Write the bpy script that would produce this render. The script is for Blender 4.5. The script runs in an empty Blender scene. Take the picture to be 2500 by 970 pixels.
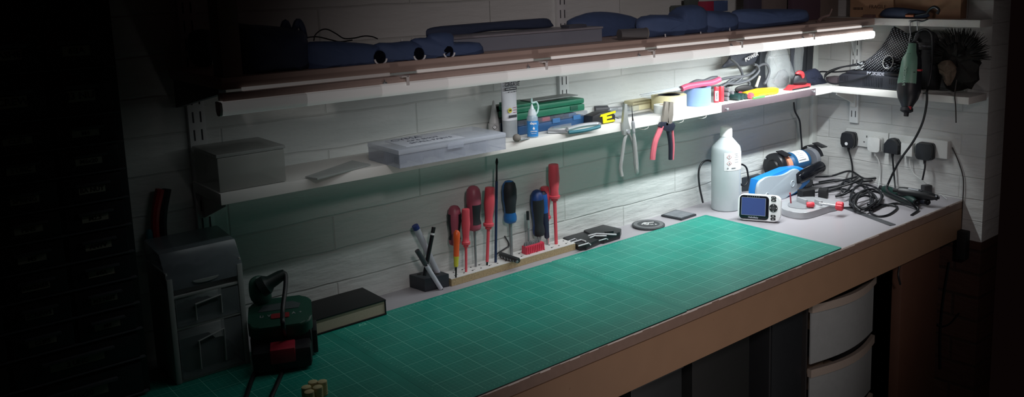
import bpy, bmesh, math, random
from mathutils import Matrix, Vector, Euler
random.seed(7)
PI = math.pi
sc = bpy.context.scene
COL = sc.collection
V = Vector

# ---------------------------------------------------------------- camera
FPX, PPX, PPY = 2110.70, 1391.69, 283.51          # focal length and principal point, taken from the room's own straight lines
CAM = V((-2.6126, -1.6837, 0.6997))
CR = V((0.74999, -0.66102, -0.02400)); CU = V((0.12118, 0.10164, 0.98741)); CF = V((0.65026, 0.74345, -0.15633))
def ray(x, y): return CF + CR * ((x - PPX) / FPX) - CU * ((y - PPY) / FPX)
def B(x, y, z=0.0):                                # the point of a level surface
    d = ray(x, y); return CAM + d * ((z - CAM.z) / d.z)
def Wy(x, y, yy=0.0):                              # the point of an upright plane parallel to the long wall
    d = ray(x, y); return CAM + d * ((yy - CAM.y) / d.y)
def Xx(x, y, xx=0.0):                              # the point of an upright plane parallel to the short wall
    d = ray(x, y); return CAM + d * ((xx - CAM.x) / d.x)
def S(P, px): return px * ((V(P) - CAM).dot(CF)) / FPX   # size of px photo pixels at P, in metres

cam = bpy.data.cameras.new('camera'); camo = bpy.data.objects.new('camera', cam); COL.objects.link(camo)
cam.sensor_width = 36; cam.lens = FPX / 2500 * 36
cam.shift_x = -(PPX - 1250) / 2500; cam.shift_y = -(485 - PPY) / 2500
cam.clip_start = 0.01
camo.matrix_world = Matrix(((CR.x, CU.x, -CF.x, CAM.x), (CR.y, CU.y, -CF.y, CAM.y), (CR.z, CU.z, -CF.z, CAM.z), (0, 0, 0, 1)))
sc.camera = camo

# ---------------------------------------------------------------- materials
def lin(c):
    if isinstance(c, str): c = tuple(int(c[i:i + 2], 16) / 255 for i in (0, 2, 4))
    return tuple((x / 12.92 if x <= .04045 else ((x + .055) / 1.055) ** 2.4) for x in c) + (1,)
MC = {}
def mat(name, c, rough=.5, metal=0., noise=.12, scale=60., bump=.0, trans=0., alpha=1., spec=.5, emit=None, es=0., coat=0.):
    if name in MC: return MC[name]
    m = bpy.data.materials.new(name); m.use_nodes = True; nt = m.node_tree; N = nt.nodes; L = nt.links
    p = N['Principled BSDF']
    c = lin(c)
    tc = N.new('ShaderNodeTexCoord'); nz = N.new('ShaderNodeTexNoise'); nz.inputs['Scale'].default_value = scale; nz.inputs['Detail'].default_value = 4
    L.new(tc.outputs['Object'], nz.inputs['Vector'])
    mx = N.new('ShaderNodeMix'); mx.data_type = 'RGBA'
    mx.inputs[6].default_value = tuple(v * (1 - noise) for v in c[:3]) + (1,)
    mx.inputs[7].default_value = tuple(min(1, v * (1 + noise)) for v in c[:3]) + (1,)
    L.new(nz.outputs['Fac'], mx.inputs[0]); L.new(mx.outputs[2], p.inputs['Base Color'])
    p.inputs['Roughness'].default_value = rough; p.inputs['Metallic'].default_value = metal
    p.inputs['Specular IOR Level'].default_value = spec
    p.inputs['Transmission Weight'].default_value = trans; p.inputs['Alpha'].default_value = alpha
    p.inputs['Coat Weight'].default_value = coat
    if bump:
        b = N.new('ShaderNodeBump'); b.inputs['Strength'].default_value = bump; b.inputs['Distance'].default_value = .002
        L.new(nz.outputs['Fac'], b.inputs['Height']); L.new(b.outputs['Normal'], p.inputs['Normal'])
    if emit: p.inputs['Emission Color'].default_value = lin(emit); p.inputs['Emission Strength'].default_value = es
    MC[name] = m; return m

def brick_mat(name, c1, c2, cm, bw, bh, mortar, flip=False, bump=1., groove=.3):
    m = bpy.data.materials.new(name); m.use_nodes = True; nt = m.node_tree; N = nt.nodes; L = nt.links
    p = N['Principled BSDF']; p.inputs['Roughness'].default_value = .75
    tc = N.new('ShaderNodeTexCoord'); sx = N.new('ShaderNodeSeparateXYZ'); cx = N.new('ShaderNodeCombineXYZ')
    L.new(tc.outputs['Object'], sx.inputs[0])
    L.new(sx.outputs['Y' if flip else 'X'], cx.inputs['X'])
    wob = N.new('ShaderNodeTexNoise'); wob.inputs['Scale'].default_value = 6.; L.new(tc.outputs['Object'], wob.inputs['Vector'])
    mm = N.new('ShaderNodeMath'); mm.operation = 'MULTIPLY_ADD'; L.new(wob.outputs['Fac'], mm.inputs[0]); mm.inputs[1].default_value = .014; L.new(sx.outputs['Z'], mm.inputs[2])
    L.new(mm.outputs[0], cx.inputs['Y'])
    br = N.new('ShaderNodeTexBrick'); L.new(cx.outputs[0], br.inputs['Vector'])
    br.inputs['Scale'].default_value = 1.; br.inputs['Brick Width'].default_value = bw; br.inputs['Row Height'].default_value = bh
    br.inputs['Mortar Size'].default_value = mortar; br.inputs['Mortar Smooth'].default_value = .8; br.inputs['Bias'].default_value = 0
    br.inputs['Color1'].default_value = lin(c1); br.inputs['Color2'].default_value = lin(c2); br.inputs['Mortar'].default_value = lin(cm)
    L.new(br.outputs['Color'], p.inputs['Base Color'])
    mp = N.new('ShaderNodeMapping'); mp.inputs['Scale'].default_value = (14, 14, 60); L.new(tc.outputs['Object'], mp.inputs['Vector'])
    nz = N.new('ShaderNodeTexNoise'); nz.inputs['Scale'].default_value = 1.; nz.inputs['Detail'].default_value = 6; L.new(mp.outputs[0], nz.inputs['Vector'])
    nl = N.new('ShaderNodeTexNoise'); nl.inputs['Scale'].default_value = 9.; nl.inputs['Detail'].default_value = 3; L.new(tc.outputs['Object'], nl.inputs['Vector'])
    h1 = N.new('ShaderNodeMath'); h1.operation = 'MULTIPLY_ADD'; L.new(br.outputs['Fac'], h1.inputs[0]); h1.inputs[1].default_value = -groove; L.new(nz.outputs['Fac'], h1.inputs[2])
    h2 = N.new('ShaderNodeMath'); h2.operation = 'ADD'; L.new(h1.outputs[0], h2.inputs[0]); L.new(nl.outputs['Fac'], h2.inputs[1])
    b = N.new('ShaderNodeBump'); b.inputs['Strength'].default_value = bump; b.inputs['Distance'].default_value = .004
    L.new(h2.outputs[0], b.inputs['Height']); L.new(b.outputs['Normal'], p.inputs['Normal'])
    return m

# ---------------------------------------------------------------- mesh building
def I4(): return Matrix.Identity(4)
def FR(loc=(0, 0, 0), rz=0., rx=0., ry=0.): return Matrix.Translation(V(loc)) @ Euler((rx, ry, rz)).to_matrix().to_4x4()
def basis(d):
    d = V(d).normalized(); a = V((0, 0, 1)) if abs(d.z) < .95 else V((1, 0, 0))
    x = a.cross(d).normalized(); y = d.cross(x); return x, y, d
class MB:
    def __init__(s, M=None): s.bm = bmesh.new(); s.M = M or I4(); s.mi = 0
    def m(s, i): s.mi = i; return s
    def v(s, co, M=None): return s.bm.verts.new(s.M @ (M @ V(co) if M else V(co)))
    def f(s, vs):
        try: f = s.bm.faces.new(vs); f.material_index = s.mi; return f
        except ValueError: return None
    def box(s, c, d, bev=0., M=None, seg=2):
        c = V(c); d = V(d) / 2
        v = [s.v((c.x + i * d.x, c.y + j * d.y, c.z + k * d.z), M) for i in (-1, 1) for j in (-1, 1) for k in (-1, 1)]
        fs = [s.f([v[i] for i in q]) for q in ((0, 1, 3, 2), (4, 6, 7, 5), (0, 4, 5, 1), (2, 3, 7, 6), (0, 2, 6, 4), (1, 5, 7, 3))]
        if bev > 0:
            es = list({e for f in fs for e in f.edges})
            bmesh.ops.bevel(s.bm, geom=es, offset=min(bev, min(abs(d.x), abs(d.y), abs(d.z)) * .9), segments=seg, affect='EDGES', profile=.6, material=s.mi)
        return s
    def span(s, a, b, bev=0., M=None):
        a = V(a); b = V(b); return s.box((a + b) / 2, (abs(b.x - a.x), abs(b.y - a.y), abs(b.z - a.z)), bev, M)
    def rings(s, R, cap=(1, 1), closed=False):
        vs = [[s.v(p) for p in r] for r in R]; n = len(vs[0]); K = len(vs)
        for i in range(K if closed else K - 1):
            a, b = vs[i], vs[(i + 1) % K]
            for j in range(n): s.f([a[j], a[(j + 1) % n], b[(j + 1) % n], b[j]])
        if not closed:
            if cap[0]: s.f(list(reversed(vs[0])))
            if cap[1]: s.f(vs[-1])
        return s
    def lathe(s, prof, p0, p1, seg=20, a0=0., a1=2 * PI, sc_=(1, 1), up=None):
        # prof: (t, r); t runs from p0 (0) to p1 (1)
        p0 = V(p0); p1 = V(p1); x, y, d = basis(p1 - p0)
        if up is not None:
            d = (p1 - p0).normalized(); x = (V(up) - d * V(up).dot(d)).normalized(); y = d.cross(x)
        full = abs(a1 - a0 - 2 * PI) < 1e-6; n = seg if full else seg + 1
        R = []
        for t, r in prof:
            c = p0.lerp(p1, t)
            R.append([c + (x * math.cos(a0 + (a1 - a0) * k / seg) * sc_[0] + y * math.sin(a0 + (a1 - a0) * k / seg) * sc_[1]) * max(r, 1e-5) for k in range(n)])
        if full: return s.rings(R)
        vs = [[s.v(p) for p in r] for r in R]
        for i in range(len(vs) - 1):
            for j in range(n - 1): s.f([vs[i][j], vs[i][j + 1], vs[i + 1][j + 1], vs[i + 1][j]])
        return s
    def cyl(s, p0, p1, r0, r1=None, seg=16):
        return s.lathe([(0, r0), (1, r0 if r1 is None else r1)], p0, p1, seg)
    def tube(s, pts, r, seg=8, sm=5, closed=False):
        P = smooth(pts, sm, closed) if sm else [V(p) for p in pts]
        n = len(P); R = []
        t0 = (P[1] - P[0]).normalized(); x, y, _ = basis(t0)
        for i, p in enumerate(P):
            t = (P[min(i + 1, n - 1)] - P[max(i - 1, 0)])
            if closed: t = P[(i + 1) % n] - P[(i - 1) % n]
            t = t.normalized() if t.length > 1e-9 else t0
            x = (x - t * x.dot(t)).normalized(); y = t.cross(x)
            rr = r[0] + (r[1] - r[0]) * i / (n - 1) if isinstance(r, (tuple, list)) else r
            R.append([p + (x * math.cos(2 * PI * k / seg) + y * math.sin(2 * PI * k / seg)) * rr for k in range(seg)])
        return s.rings(R, closed=closed)
    def prism(s, poly, z0, z1, M=None, bev=0., seg=2):
        a = [s.v((x, y, z0), M) for x, y in poly]; b = [s.v((x, y, z1), M) for x, y in poly]; n = len(poly)
        fs = [s.f(list(reversed(a))), s.f(b)] + [s.f([a[i], a[(i + 1) % n], b[(i + 1) % n], b[i]]) for i in range(n)]
        if bev:
            es = [e for f in fs[:2] if f for e in f.edges]
            bmesh.ops.bevel(s.bm, geom=es, offset=bev, segments=seg, affect='EDGES', profile=.6, material=s.mi)
        return s
    def ell(s, c, r, M=None, seg=14, rings=8, cut=-1.):
        c = V(c); R = []
        for i in range(rings + 1):
            a = -PI / 2 + PI * i / rings
            z = math.sin(a); rr = max(math.cos(a), .001)
            if z < cut: z = cut
            R.append([(M @ V((c.x + r[0] * rr * math.cos(2 * PI * k / seg), c.y + r[1] * rr * math.sin(2 * PI * k / seg), c.z + r[2] * z)) if M else
                       V((c.x + r[0] * rr * math.cos(2 * PI * k / seg), c.y + r[1] * rr * math.sin(2 * PI * k / seg), c.z + r[2] * z))) for k in range(seg)])
        return s.rings(R)
    def grid(s, fn, nu, nv):
        vs = [[s.v(fn(i / nu, j / nv)) for j in range(nv + 1)] for i in range(nu + 1)]
        for i in range(nu):
            for j in range(nv): s.f([vs[i][j], vs[i + 1][j], vs[i + 1][j + 1], vs[i][j + 1]])
        return s
    def solid(s, t):
        bmesh.ops.recalc_face_normals(s.bm, faces=s.bm.faces[:])
        bmesh.ops.solidify(s.bm, geom=s.bm.faces[:], thickness=t); return s
    def text(s, txt, size, M, ex=.0002, align='CENTER', bold=False):
        cu = bpy.data.curves.new('t', 'FONT'); cu.body = txt; cu.size = size; cu.extrude = ex; cu.align_x = align; cu.align_y = 'CENTER'; cu.resolution_u = 2
        if bold: cu.offset = size * .02
        o = bpy.data.objects.new('t', cu); COL.objects.link(o)
        bpy.context.view_layer.update()
        me = bpy.data.meshes.new_from_object(o.evaluated_get(bpy.context.evaluated_depsgraph_get()))
        n0 = len(s.bm.faces); nv = len(s.bm.verts)
        s.bm.from_mesh(me); s.bm.verts.ensure_lookup_table(); s.bm.faces.ensure_lookup_table()
        T = s.M @ M
        for v in s.bm.verts[nv:]: v.co = T @ v.co
        for f in s.bm.faces[n0:]: f.material_index = s.mi
        bpy.data.objects.remove(o); bpy.data.curves.remove(cu); bpy.data.meshes.remove(me); return s
def smooth(pts, n=5, closed=False):
    P = [V(p) for p in pts]; N = len(P)
    if N < 3 or n < 2: return P
    out = []
    rng = range(N if closed else N - 1)
    for i in rng:
        p1 = P[i]; p2 = P[(i + 1) % N]
        p0 = P[(i - 1) % N] if closed or i > 0 else p1 * 2 - p2
        p3 = P[(i + 2) % N] if closed or i + 2 < N else p2 * 2 - p1
        for k in range(n):
            t = k / n
            out.append(.5 * ((2 * p1) + (p2 - p0) * t + (2 * p0 - 5 * p1 + 4 * p2 - p3) * t * t + (3 * p1 - p0 - 3 * p2 + p3) * t ** 3))
    if not closed: out.append(P[-1])
    return out
WM = {}
def build(name, mb, mats, parent=None, ang=35, flat=False):
    if not isinstance(mats, (list, tuple)): mats = [mats]
    bm = mb.bm
    bmesh.ops.recalc_face_normals(bm, faces=bm.faces[:])
    if parent is not None: bm.transform(WM[parent.name].inverted())
    org = None
    if parent is None:                                  # a thing of one mesh: origin at the middle of its base
        xs = [v.co.x for v in bm.verts]; ys = [v.co.y for v in bm.verts]; zs = [v.co.z for v in bm.verts]
        org = V(((min(xs) + max(xs)) / 2, (min(ys) + max(ys)) / 2, min(zs)))
        bm.transform(Matrix.Translation(-org))
    me = bpy.data.meshes.new(name); bm.to_mesh(me); bm.free()
    for m in mats: me.materials.append(m)
    if not flat:
        for p in me.polygons: p.use_smooth = True
        me.set_sharp_from_angle(angle=math.radians(ang))
    o = bpy.data.objects.new(name, me); COL.objects.link(o)
    if parent is not None: o.parent = parent; WM[o.name] = WM[parent.name]
    else: o.location = org; WM[o.name] = Matrix.Translation(org)
    return o
def clampz(mb, z, hi=False):
    for v in mb.bm.verts:
        if v.co.z < z: v.co.z = z
    return mb
def tag(o, label, cat, group=None):
    o['label'] = label; o['category'] = cat
    if group: o['group'] = group
    return o
def thing(name, label, cat, loc=(0, 0, 0), rz=0., group=None):
    o = bpy.data.objects.new(name, None); COL.objects.link(o); o.empty_display_size = .02
    o.location = V(loc); o.rotation_euler = (0, 0, rz); WM[o.name] = FR(loc, rz)
    return tag(o, label, cat, group)
def struct(name, mb, mats, **k):
    o = build(name, mb, mats, **k); o['kind'] = 'structure'; return o
def stand(pl, pr, pt, z=0.):
    """frame of something standing on level z: its front bottom edge runs pl->pr, pt is a pixel of its front top edge above pl.
    returns frame (x along the edge, y away from the viewer, z up), length, height"""
    a = B(*pl, z); b = B(*pr, z); d = b - a; rz = math.atan2(d.y, d.x)
    n = V((-math.sin(rz), math.cos(rz), 0)); r = ray(*pt); t = (a - CAM).dot(n) / r.dot(n); h = (CAM + r * t).z - z
    return FR(a, rz), d.length, h, rz
def top(P, px, py):                                   # point straight-ish above P seen at a pixel, in the upright plane through P facing the room
    return Wy(px, py, P.y)

# common materials
white = mat('white_paint', 'dcdedd', .5, noise=.04)
black = mat('black_plastic', '17181c', .42, noise=.1)
rubber = mat('black_rubber', '0f1013', .6, noise=.1)
chrome = mat('polished_steel', 'b4b8bc', .25, .55, noise=.05)
steel = mat('dull_steel', '8a8d90', .38, .5, noise=.1)
dsteel = mat('dark_steel', '3c3d40', .4, .9)
navy = mat('navy_plastic', '1a2a55', .5, noise=.15)
redv = mat('red_insulation', 'd84f5c', .42, noise=.04)
paper = mat('white_paper', 'e6e8ea', .7, noise=.03)
ink = mat('black_ink', '15161a', .7)
print('lib ok')
# light tube: diffuser glow and lights added below it, graded to imitate a fade to dark (0 = left end, 1 = corner end)
def LEVEL(u): return .03 + .9 * u ** 1.3 + 5. * u ** 9
def ADDED_TUBE(u): return (.03 + 2.7 * u ** 2.3) * (1 if u < .9 else .42)
TUBEC = 'fbfaf8'; SPOTP = 72; LOWP = 34; WORLD = .004
# ================================================================ the room
YW = .02                                                 # face of the long wall
wallm = brick_mat('painted_block_wall', 'cdd2d0', 'c4c9c6', 'bcc1be', .44, .0743, .0030)
wallr = brick_mat('painted_brick_wall', 'c8cac8', 'c0c2c0', 'bcbebc',   .46, .0675, .0022, flip=True, bump=.9)
mb = MB(); mb.span((-3.3, YW, -.9), (.12, YW + .12, 1.3)); struct('wall_back', mb, wallm, flat=True)
mb = MB(); mb.span((0, YW, -.125), (.12, -.590, 1.3)); struct('wall_right', mb, wallr, flat=True)
mb = MB(); mb.span((0, YW, -.9), (.12, -.590, -.1252)); struct('wall_right_base', mb, brick_mat('bare_brick', '4a3026', '3d2720', '33241d', .225, .075, .008, flip=True, bump=1.), flat=True)
mb = MB(); mb.span((-4, YW + .12, -.95), (.12, -3.2, -.9)); struct('floor', mb, mat('concrete_floor', '3b3733', .8, bump=.4, scale=25), flat=True)
# boxed-in pipe in the corner
mb = MB(); mb.span((-.085, YW, 0), (-.03, YW - .018, 1.2), .003); mb.span((-.03, YW, 0), (0, YW - .03, 1.2), .003)
struct('trim_1', mb, mat('corner_board_paint', 'd3d8d4', .55, noise=.05))

# ================================================================ work bench
W_, H_ = .5294, .1206
bench = thing('work_bench', 'long grey-topped work bench with deep brown wooden front rail, along the white wall', 'workbench', (-1.4, -.25, -.9))
mb = MB(); mb.span((-3.2, YW, -.003), (-.001, -W_ + .001, 0)); build('laminate_top', mb, mat('grey_laminate', 'a19ea3', .38, noise=.05, scale=8), bench)
mb = MB()
for i in range(120):                                      # chipped white edge of the laminate
    x0 = -2.9 + i * .0242; mb.span((x0, -W_ + .0012, -.0028 - random.uniform(0, .003)), (x0 + .0243, -W_ - .0004, -.0004))
build('chipped_edge', mb, mat('chipped_edge_white', 'd2cbc4', .6), bench, flat=True)
brown = mat('brown_board', '8c7058', .55, noise=.1, scale=14, bump=.15)
brown2 = mat('brown_board_edge', '7d685c', .6, noise=.18, scale=50, bump=.2)
mb = MB(); mb.span((-3.2, YW, -.003), (-.001, -W_, -.026)); build('board', mb, brown2, bench)
mb = MB(); mb.span((-3.2, -W_ + .02, -.0275), (-.001, -W_ - .0005, -H_), .001)
for x, z in ((-1.2, -.045), (-1.62, -.06), (-.95, -.05), (-1.9, -.055), (-.75, -.045)):
    mb.cyl((x, -W_ - .0005, z), (x, -W_ - .0012, z), .0018, seg=8)
build('front_rail', mb, brown, bench)
a = Wy(2201, 700, -.50); b = Wy(2291, 700, -.50)
mb = MB(); mb.span((a.x, -.50, -.9), (b.x, -.47, -H_ + .001), .002); build('leg_panel', mb, mat('leg_brown', '54392c', .6, bump=.2, scale=20), bench)
mb = MB(); mb.span((-2.62, -.50, -.9), (-2.55, -.44, -H_ + .001), .002); build('leg', mb, brown, bench)
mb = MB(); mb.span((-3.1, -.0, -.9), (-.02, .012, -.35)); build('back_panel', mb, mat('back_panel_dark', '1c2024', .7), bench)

# ================================================================ slotted standards and shelf brackets
def standard(P, axis, z0, z1, label, w=.032):
    """slotted wall upright; axis 'x' stands on the long wall, 'y' on the short wall"""
    o = thing('shelf_upright', label, 'shelf upright', (P[0], P[1], z0), 0, 'slotted shelf uprights')
    mb = MB(); t = .012
    if axis == 'x': mb.span((P[0] - w / 2, YW, z0), (P[0] + w / 2, YW - t, z1), .0015)
    else: mb.span((0, P[1] - w / 2, z0), (-t, P[1] + w / 2, z1), .0015)
    build('channel', mb, mat('upright_white', 'd2d6d6', .45, noise=.04), o)
    mb = MB(); z = z0 + .02
    while z < z1 - .03:
        for k in (-.007, .007):
            if axis == 'x': mb.span((P[0] + k - .0015, YW - t + .002, z), (P[0] + k + .0015, YW - t - .0004, z + .021))
            else: mb.span((-t + .002, P[1] + k - .0015, z), (-t - .0004, P[1] + k + .0015, z + .021))
        z += .0345
    sl = build('slots', mb, mat('slot_shadow_grey', '3a3d40', .8), o, flat=True); sl['kind'] = 'stuff'
    return o
standard((-2.076, 0), 'x', .22, 1.15, 'white slotted shelf upright at the far left end of the shelves')
standard((-1.150, 0), 'x', .34, 1.15, 'white slotted shelf upright in the middle of the long wall, behind the green case')
standard((0, -.155), 'y', .20, .56, 'white slotted shelf upright on the short wall by the corner, behind the charger')

# ================================================================ shelves
ZL, DL, EL = .3153, .1416, .1315                         # lower shelf: underside, depth on the long wall, depth on the short wall
ZLT = ZL + .021
shw = mat('shelf_white', 'd6d6d2', .5, noise=.05, scale=12)
lshelf = thing('lower_shelf', 'white lower shelf running along the long wall, crowded with glue, tape and tools', 'shelf', (-1.1, YW - .01, ZL))
mb = MB(); mb.span((-2.0954, YW - .012, ZL), (-EL, -DL, ZLT), .0015); build('board', mb, shw, lshelf)
a = Wy(1762, 268, -DL); b = Wy(1990, 222, -DL)
mb = MB(); mb.span((a.x, -DL - .0001, ZL + .0005), (b.x, -DL - .0022, ZLT + .001), .0005); strip = build('brown_edge_strip', mb, mat('brown_edge_tape', '5d5156', .5, noise=.08), lshelf)
for px, py in ((1770, 265), (1981, 222)):
    p = Wy(px, py, -DL); mb = MB(); mb.cyl((p.x, -DL - .002, p.z), (p.x - .002, -DL - .011, p.z - .001), .0016, seg=10); mb.ell((p.x - .002, -DL - .012, p.z - .001), (.004, .0022, .004))
    build('screw', mb, chrome, strip)
mb = MB(); mb.prism([(-.0, ZL - .001), (-.125, ZL - .001), (-.125, ZL - .009), (-.0, ZL - .055)], -.0015, .0015, Matrix(((0, 0, 1, -2.078), (1, 0, 0, YW - .012), (0, 1, 0, 0), (0, 0, 0, 1)))); build('bracket', mb, shw, lshelf)
rshelf = thing('corner_shelf', 'white lower shelf on the short wall carrying the black charger', 'shelf', (-.06, -.4, ZL))
mb = MB(); mb.span((-.012, YW - .012, ZL), (-EL + .0002, -.589, ZLT), .0015); build('board', mb, shw, rshelf)
mb = MB(); mb.prism([(-.012, ZL - .001), (-.12, ZL - .001), (-.12, ZL - .008), (-.012, ZL - .05)], -.002, .002, Matrix(((1, 0, 0, 0), (0, 0, 1, -.155), (0, 1, 0, 0), (0, 0, 0, 1)))); mb.span((-.012, -.165, ZL - .06), (-.02, -.145, ZL - .001), .001)
build('bracket', mb, shw, rshelf)
# white plaster-like corner cover over the joint
mb = MB(); mb.span((b.x + .001, -DL - .0003, ZL - .001), (-EL + .0005, -DL - .0035, ZLT + .0012), .001); build('joint_cover', mb, mat('joint_cover_white', 'e0e2e2', .5), lshelf)

DU, EU, ZU = .2615, .0828, .5548
upm = mat('upper_shelf_board', 'b39e94', .5, noise=.1, scale=14)
ushelf = thing('upper_shelf', 'deep upper shelf along the long wall, crowded with dark power tools above the light tube', 'shelf', (-1.1, YW - .01, ZU - .02))
mb = MB(); mb.span((-2.118, YW - .012, ZU - .02), (-EU, -DU, ZU), .001); build('board', mb, upm, ushelf)
mb = MB(); mb.prism([(-.0, ZU - .021), (-.235, ZU - .021), (-.235, ZU - .03), (0, ZU - .075)], -.012, .0, Matrix(((0, 0, 1, -2.10), (1, 0, 0, YW - .012), (0, 1, 0, 0), (0, 0, 0, 1)))); build('bracket', mb, mat('bracket_grey', '54565a', .5), ushelf)
# timber post standing on its front left corner
mb = MB(); q0 = Wy(530, 100, -DU); q1 = Wy(568, 100, -DU); xa = Wy(548, 220, -DU).x; xb = Wy(597, 215, -DU).x
mb.span((xa, -DU + .001, ZU), (xb, -DU + .045, ZU + .5), .002); tag(build('timber_post', mb, mat('post_timber', '7c6c66', .6, bump=.2)), 'upright timber post rising from the front left corner of the upper shelf', 'post')
ucs = thing('upper_corner_shelf', 'narrow white upper shelf on the short wall, from which the rotary tool hangs', 'shelf', (-.05, -.4, ZU - .02))
mb = MB(); mb.span((-.001, YW - .012, ZU - .021), (-EU + .0002, -.589, ZU + .0005), .001); build('board', mb, shw, ucs)
mb = MB()
p = [Xx(2135, 66, -.06), Xx(2148, 74, -.05), Xx(2150, 62, -.05)]
mb.prism([(0, 0), (-.075, 0), (-.055, -.012), (0, -.15), ], -.0015, .0015, Matrix(((1, 0, 0, -.0), (0, 0, 1, -.155), (0, 1, 0, ZU - .022), (0, 0, 0, 1)))); build('bracket', mb, mat('bracket_white', 'c8cdcd', .45), ucs)

# ================================================================ light tube
DT, ZT = .2867, .4956
lamp = thing('light_tube', 'long glowing white light tube clipped under the front of the upper shelf', 'light', (-1.1, -DT, ZT))
XL, XR = Wy(541, 262, -DT).x, Wy(2133, 75, -DT).x
mb = MB(); mb.span((XL + .004, -DU - .0002, ZU - .024), (XR, -DT + .002, ZT + .0235), .001); build('housing', mb, mat('housing_brown', 'b8a39a', .5, noise=.08), lamp)
# darkening towards the left is put into the emission, section by section
NM = 14
lev = []
for k in range(NM):
    u = (k + .5) / NM                                     # 0 at the left end
    lev.append(LEVEL(u))
for k in range(NM):
    x0 = XL + (XR - XL) * k / NM; x1 = XL + (XR - XL) * (k + 1) / NM
    m = mat('tube_glow_%02d' % k, 'f2f3f3', .5, emit=TUBEC, es=lev[k], noise=.01)
    mb = MB()
    ring = lambda x: [V((x, -DT + .001, ZT + .0230)), V((x, -DT - .004, ZT + .021)), V((x, -DT - .005, ZT + .010)), V((x, -DT - .002, ZT + .002)), V((x, -DT + .004, ZT)), V((x, -DT + .012, ZT + .001)), V((x, -DT + .016, ZT + .008)), V((x, -DT + .016, ZT + .0230))]
    mb.rings([ring(x0), ring(x1)]); build('glowing_section', mb, m, lamp, ang=60)
# ledge strips between the clips; tube light caught there is put in as emission
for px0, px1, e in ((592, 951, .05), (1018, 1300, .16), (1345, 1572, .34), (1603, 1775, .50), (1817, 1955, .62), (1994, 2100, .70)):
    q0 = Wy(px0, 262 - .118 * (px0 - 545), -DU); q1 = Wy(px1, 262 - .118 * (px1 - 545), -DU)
    mb = MB(); mb.span((q0.x, -DU - .0004, ZU - .0180), (q1.x, -DU - .0050, ZU - .0237), .0008); build('painted_ledge_light', mb, mat('ledge_light_%d' % (e * 100), 'e4dfdb', .4, emit='f4f1ee', es=e), lamp)
mb = MB(); mb.rings([ring(XR + .0001), ring(XR + .004)]); build('end_cap', mb, white, lamp)
mb = MB(); mb.rings([ring(XL - .004), ring(XL - .0001)]); build('end_cap', mb, white, lamp)
for px in (992, 1330, 1592, 1807, 1983):
    x = Wy(px, 262 - .118 * (px - 545), -DT).x; mb = MB()
    mb.span((x - .003, -DT - .0055, ZT + .018), (x + .003, -DT - .0075, ZU - .024), .0005); mb.span((x - .013, -DU - .0046, ZU - .026), (x + .004, -DT - .0075, ZU - .0235), .0005)
    build('clip', mb, mat('clip_white', 'f0ecea', .4), lamp)
for px in (940, 1290, 1560, 1785, 1960):
    x = Wy(px, 262 - .118 * (px - 545), -DT).x; mb = MB(); mb.ell((x, -DT - .001, ZT + .026), (.005, .003, .002)); mb.cyl((x, -DT, ZT + .026), (x, -DT - .001, ZT + .032), .0012, seg=6); build('screw', mb, chrome, lamp)

# ================================================================ cutting mats
def mat_green():
    m = bpy.data.materials.new('cutting_mat_green'); m.use_nodes = True; nt = m.node_tree; N = nt.nodes; L = nt.links
    p = N['Principled BSDF']; p.inputs['Roughness'].default_value = .42; p.inputs['Specular IOR Level'].default_value = .45
    tc = N.new('ShaderNodeTexCoord'); sx = N.new('ShaderNodeSeparateXYZ'); L.new(tc.outputs['Object'], sx.inputs[0])
    def math_(op, a, b=None, c=None):
        n = N.new('ShaderNodeMath'); n.operation = op
        for i, q in enumerate((a, b, c)):
            if q is None: continue
            if hasattr(q, 'links'): L.new(q, n.inputs[i])
            else: n.inputs[i].default_value = q
        return n.outputs[0]
    def lines(c, step, w):
        d = math_('PINGPONG', c, step / 2); return math_('LESS_THAN', d, w)
    X_, Y_ = sx.outputs['X'], sx.outputs['Y']
    # grid is centred on the mat (origin = its middle): half steps so that a line falls on the border of the grid
    inx = math_('LESS_THAN', math_('ABSOLUTE', X_), .2803); iny = math_('LESS_THAN', math_('ABSOLUTE', Y_), .2103)
    ins = math_('MULTIPLY', inx, iny)
    ys = math_('ADD', Y_, .01)
    f = math_('MAXIMUM', lines(X_, .01, .00032), lines(Y_, .01, .00032))
    g = math_('MAXIMUM', lines(math_('ADD', X_, -.03), .05, .00055), lines(math_('ADD', Y_, -.01), .05, .00055))
    f = math_('MULTIPLY', math_('MULTIPLY', f, .26), ins); g = math_('MULTIPLY', math_('MULTIPLY', g, .75), ins)
    k = math_('MAXIMUM', f, g)
    nz = N.new('ShaderNodeTexNoise'); nz.inputs['Scale'].default_value = 9; nz.inputs['Detail'].default_value = 5; L.new(tc.outputs['Object'], nz.inputs['Vector'])
    cr = N.new('ShaderNodeValToRGB'); cr.color_ramp.elements[0].position = .35; cr.color_ramp.elements[1].position = .7
    cr.color_ramp.elements[0].color = lin('178272'); cr.color_ramp.elements[1].color = lin('1c907e'); L.new(nz.outputs['Fac'], cr.inputs[0])
    mx = N.new('ShaderNodeMix'); mx.data_type = 'RGBA'; L.new(k, mx.inputs[0]); L.new(cr.outputs[0], mx.inputs[6]); mx.inputs[7].default_value = lin('7fd0bb')
    L.new(mx.outputs[2], p.inputs['Base Color'])
    n2 = N.new('ShaderNodeTexNoise'); n2.inputs['Scale'].default_value = 420; L.new(tc.outputs['Object'], n2.inputs['Vector'])
    b = N.new('ShaderNodeBump'); b.inputs['Strength'].default_value = .12; b.inputs['Distance'].default_value = .001; L.new(n2.outputs['Fac'], b.inputs['Height']); L.new(b.outputs['Normal'], p.inputs['Normal'])
    return m
mg = mat_green(); mbk = mat('mat_black_core', '0d1513', .6); mtx = mat('mat_print', '6fc3ae', .5)
SR, YR = -.6878, -.0812
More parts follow.
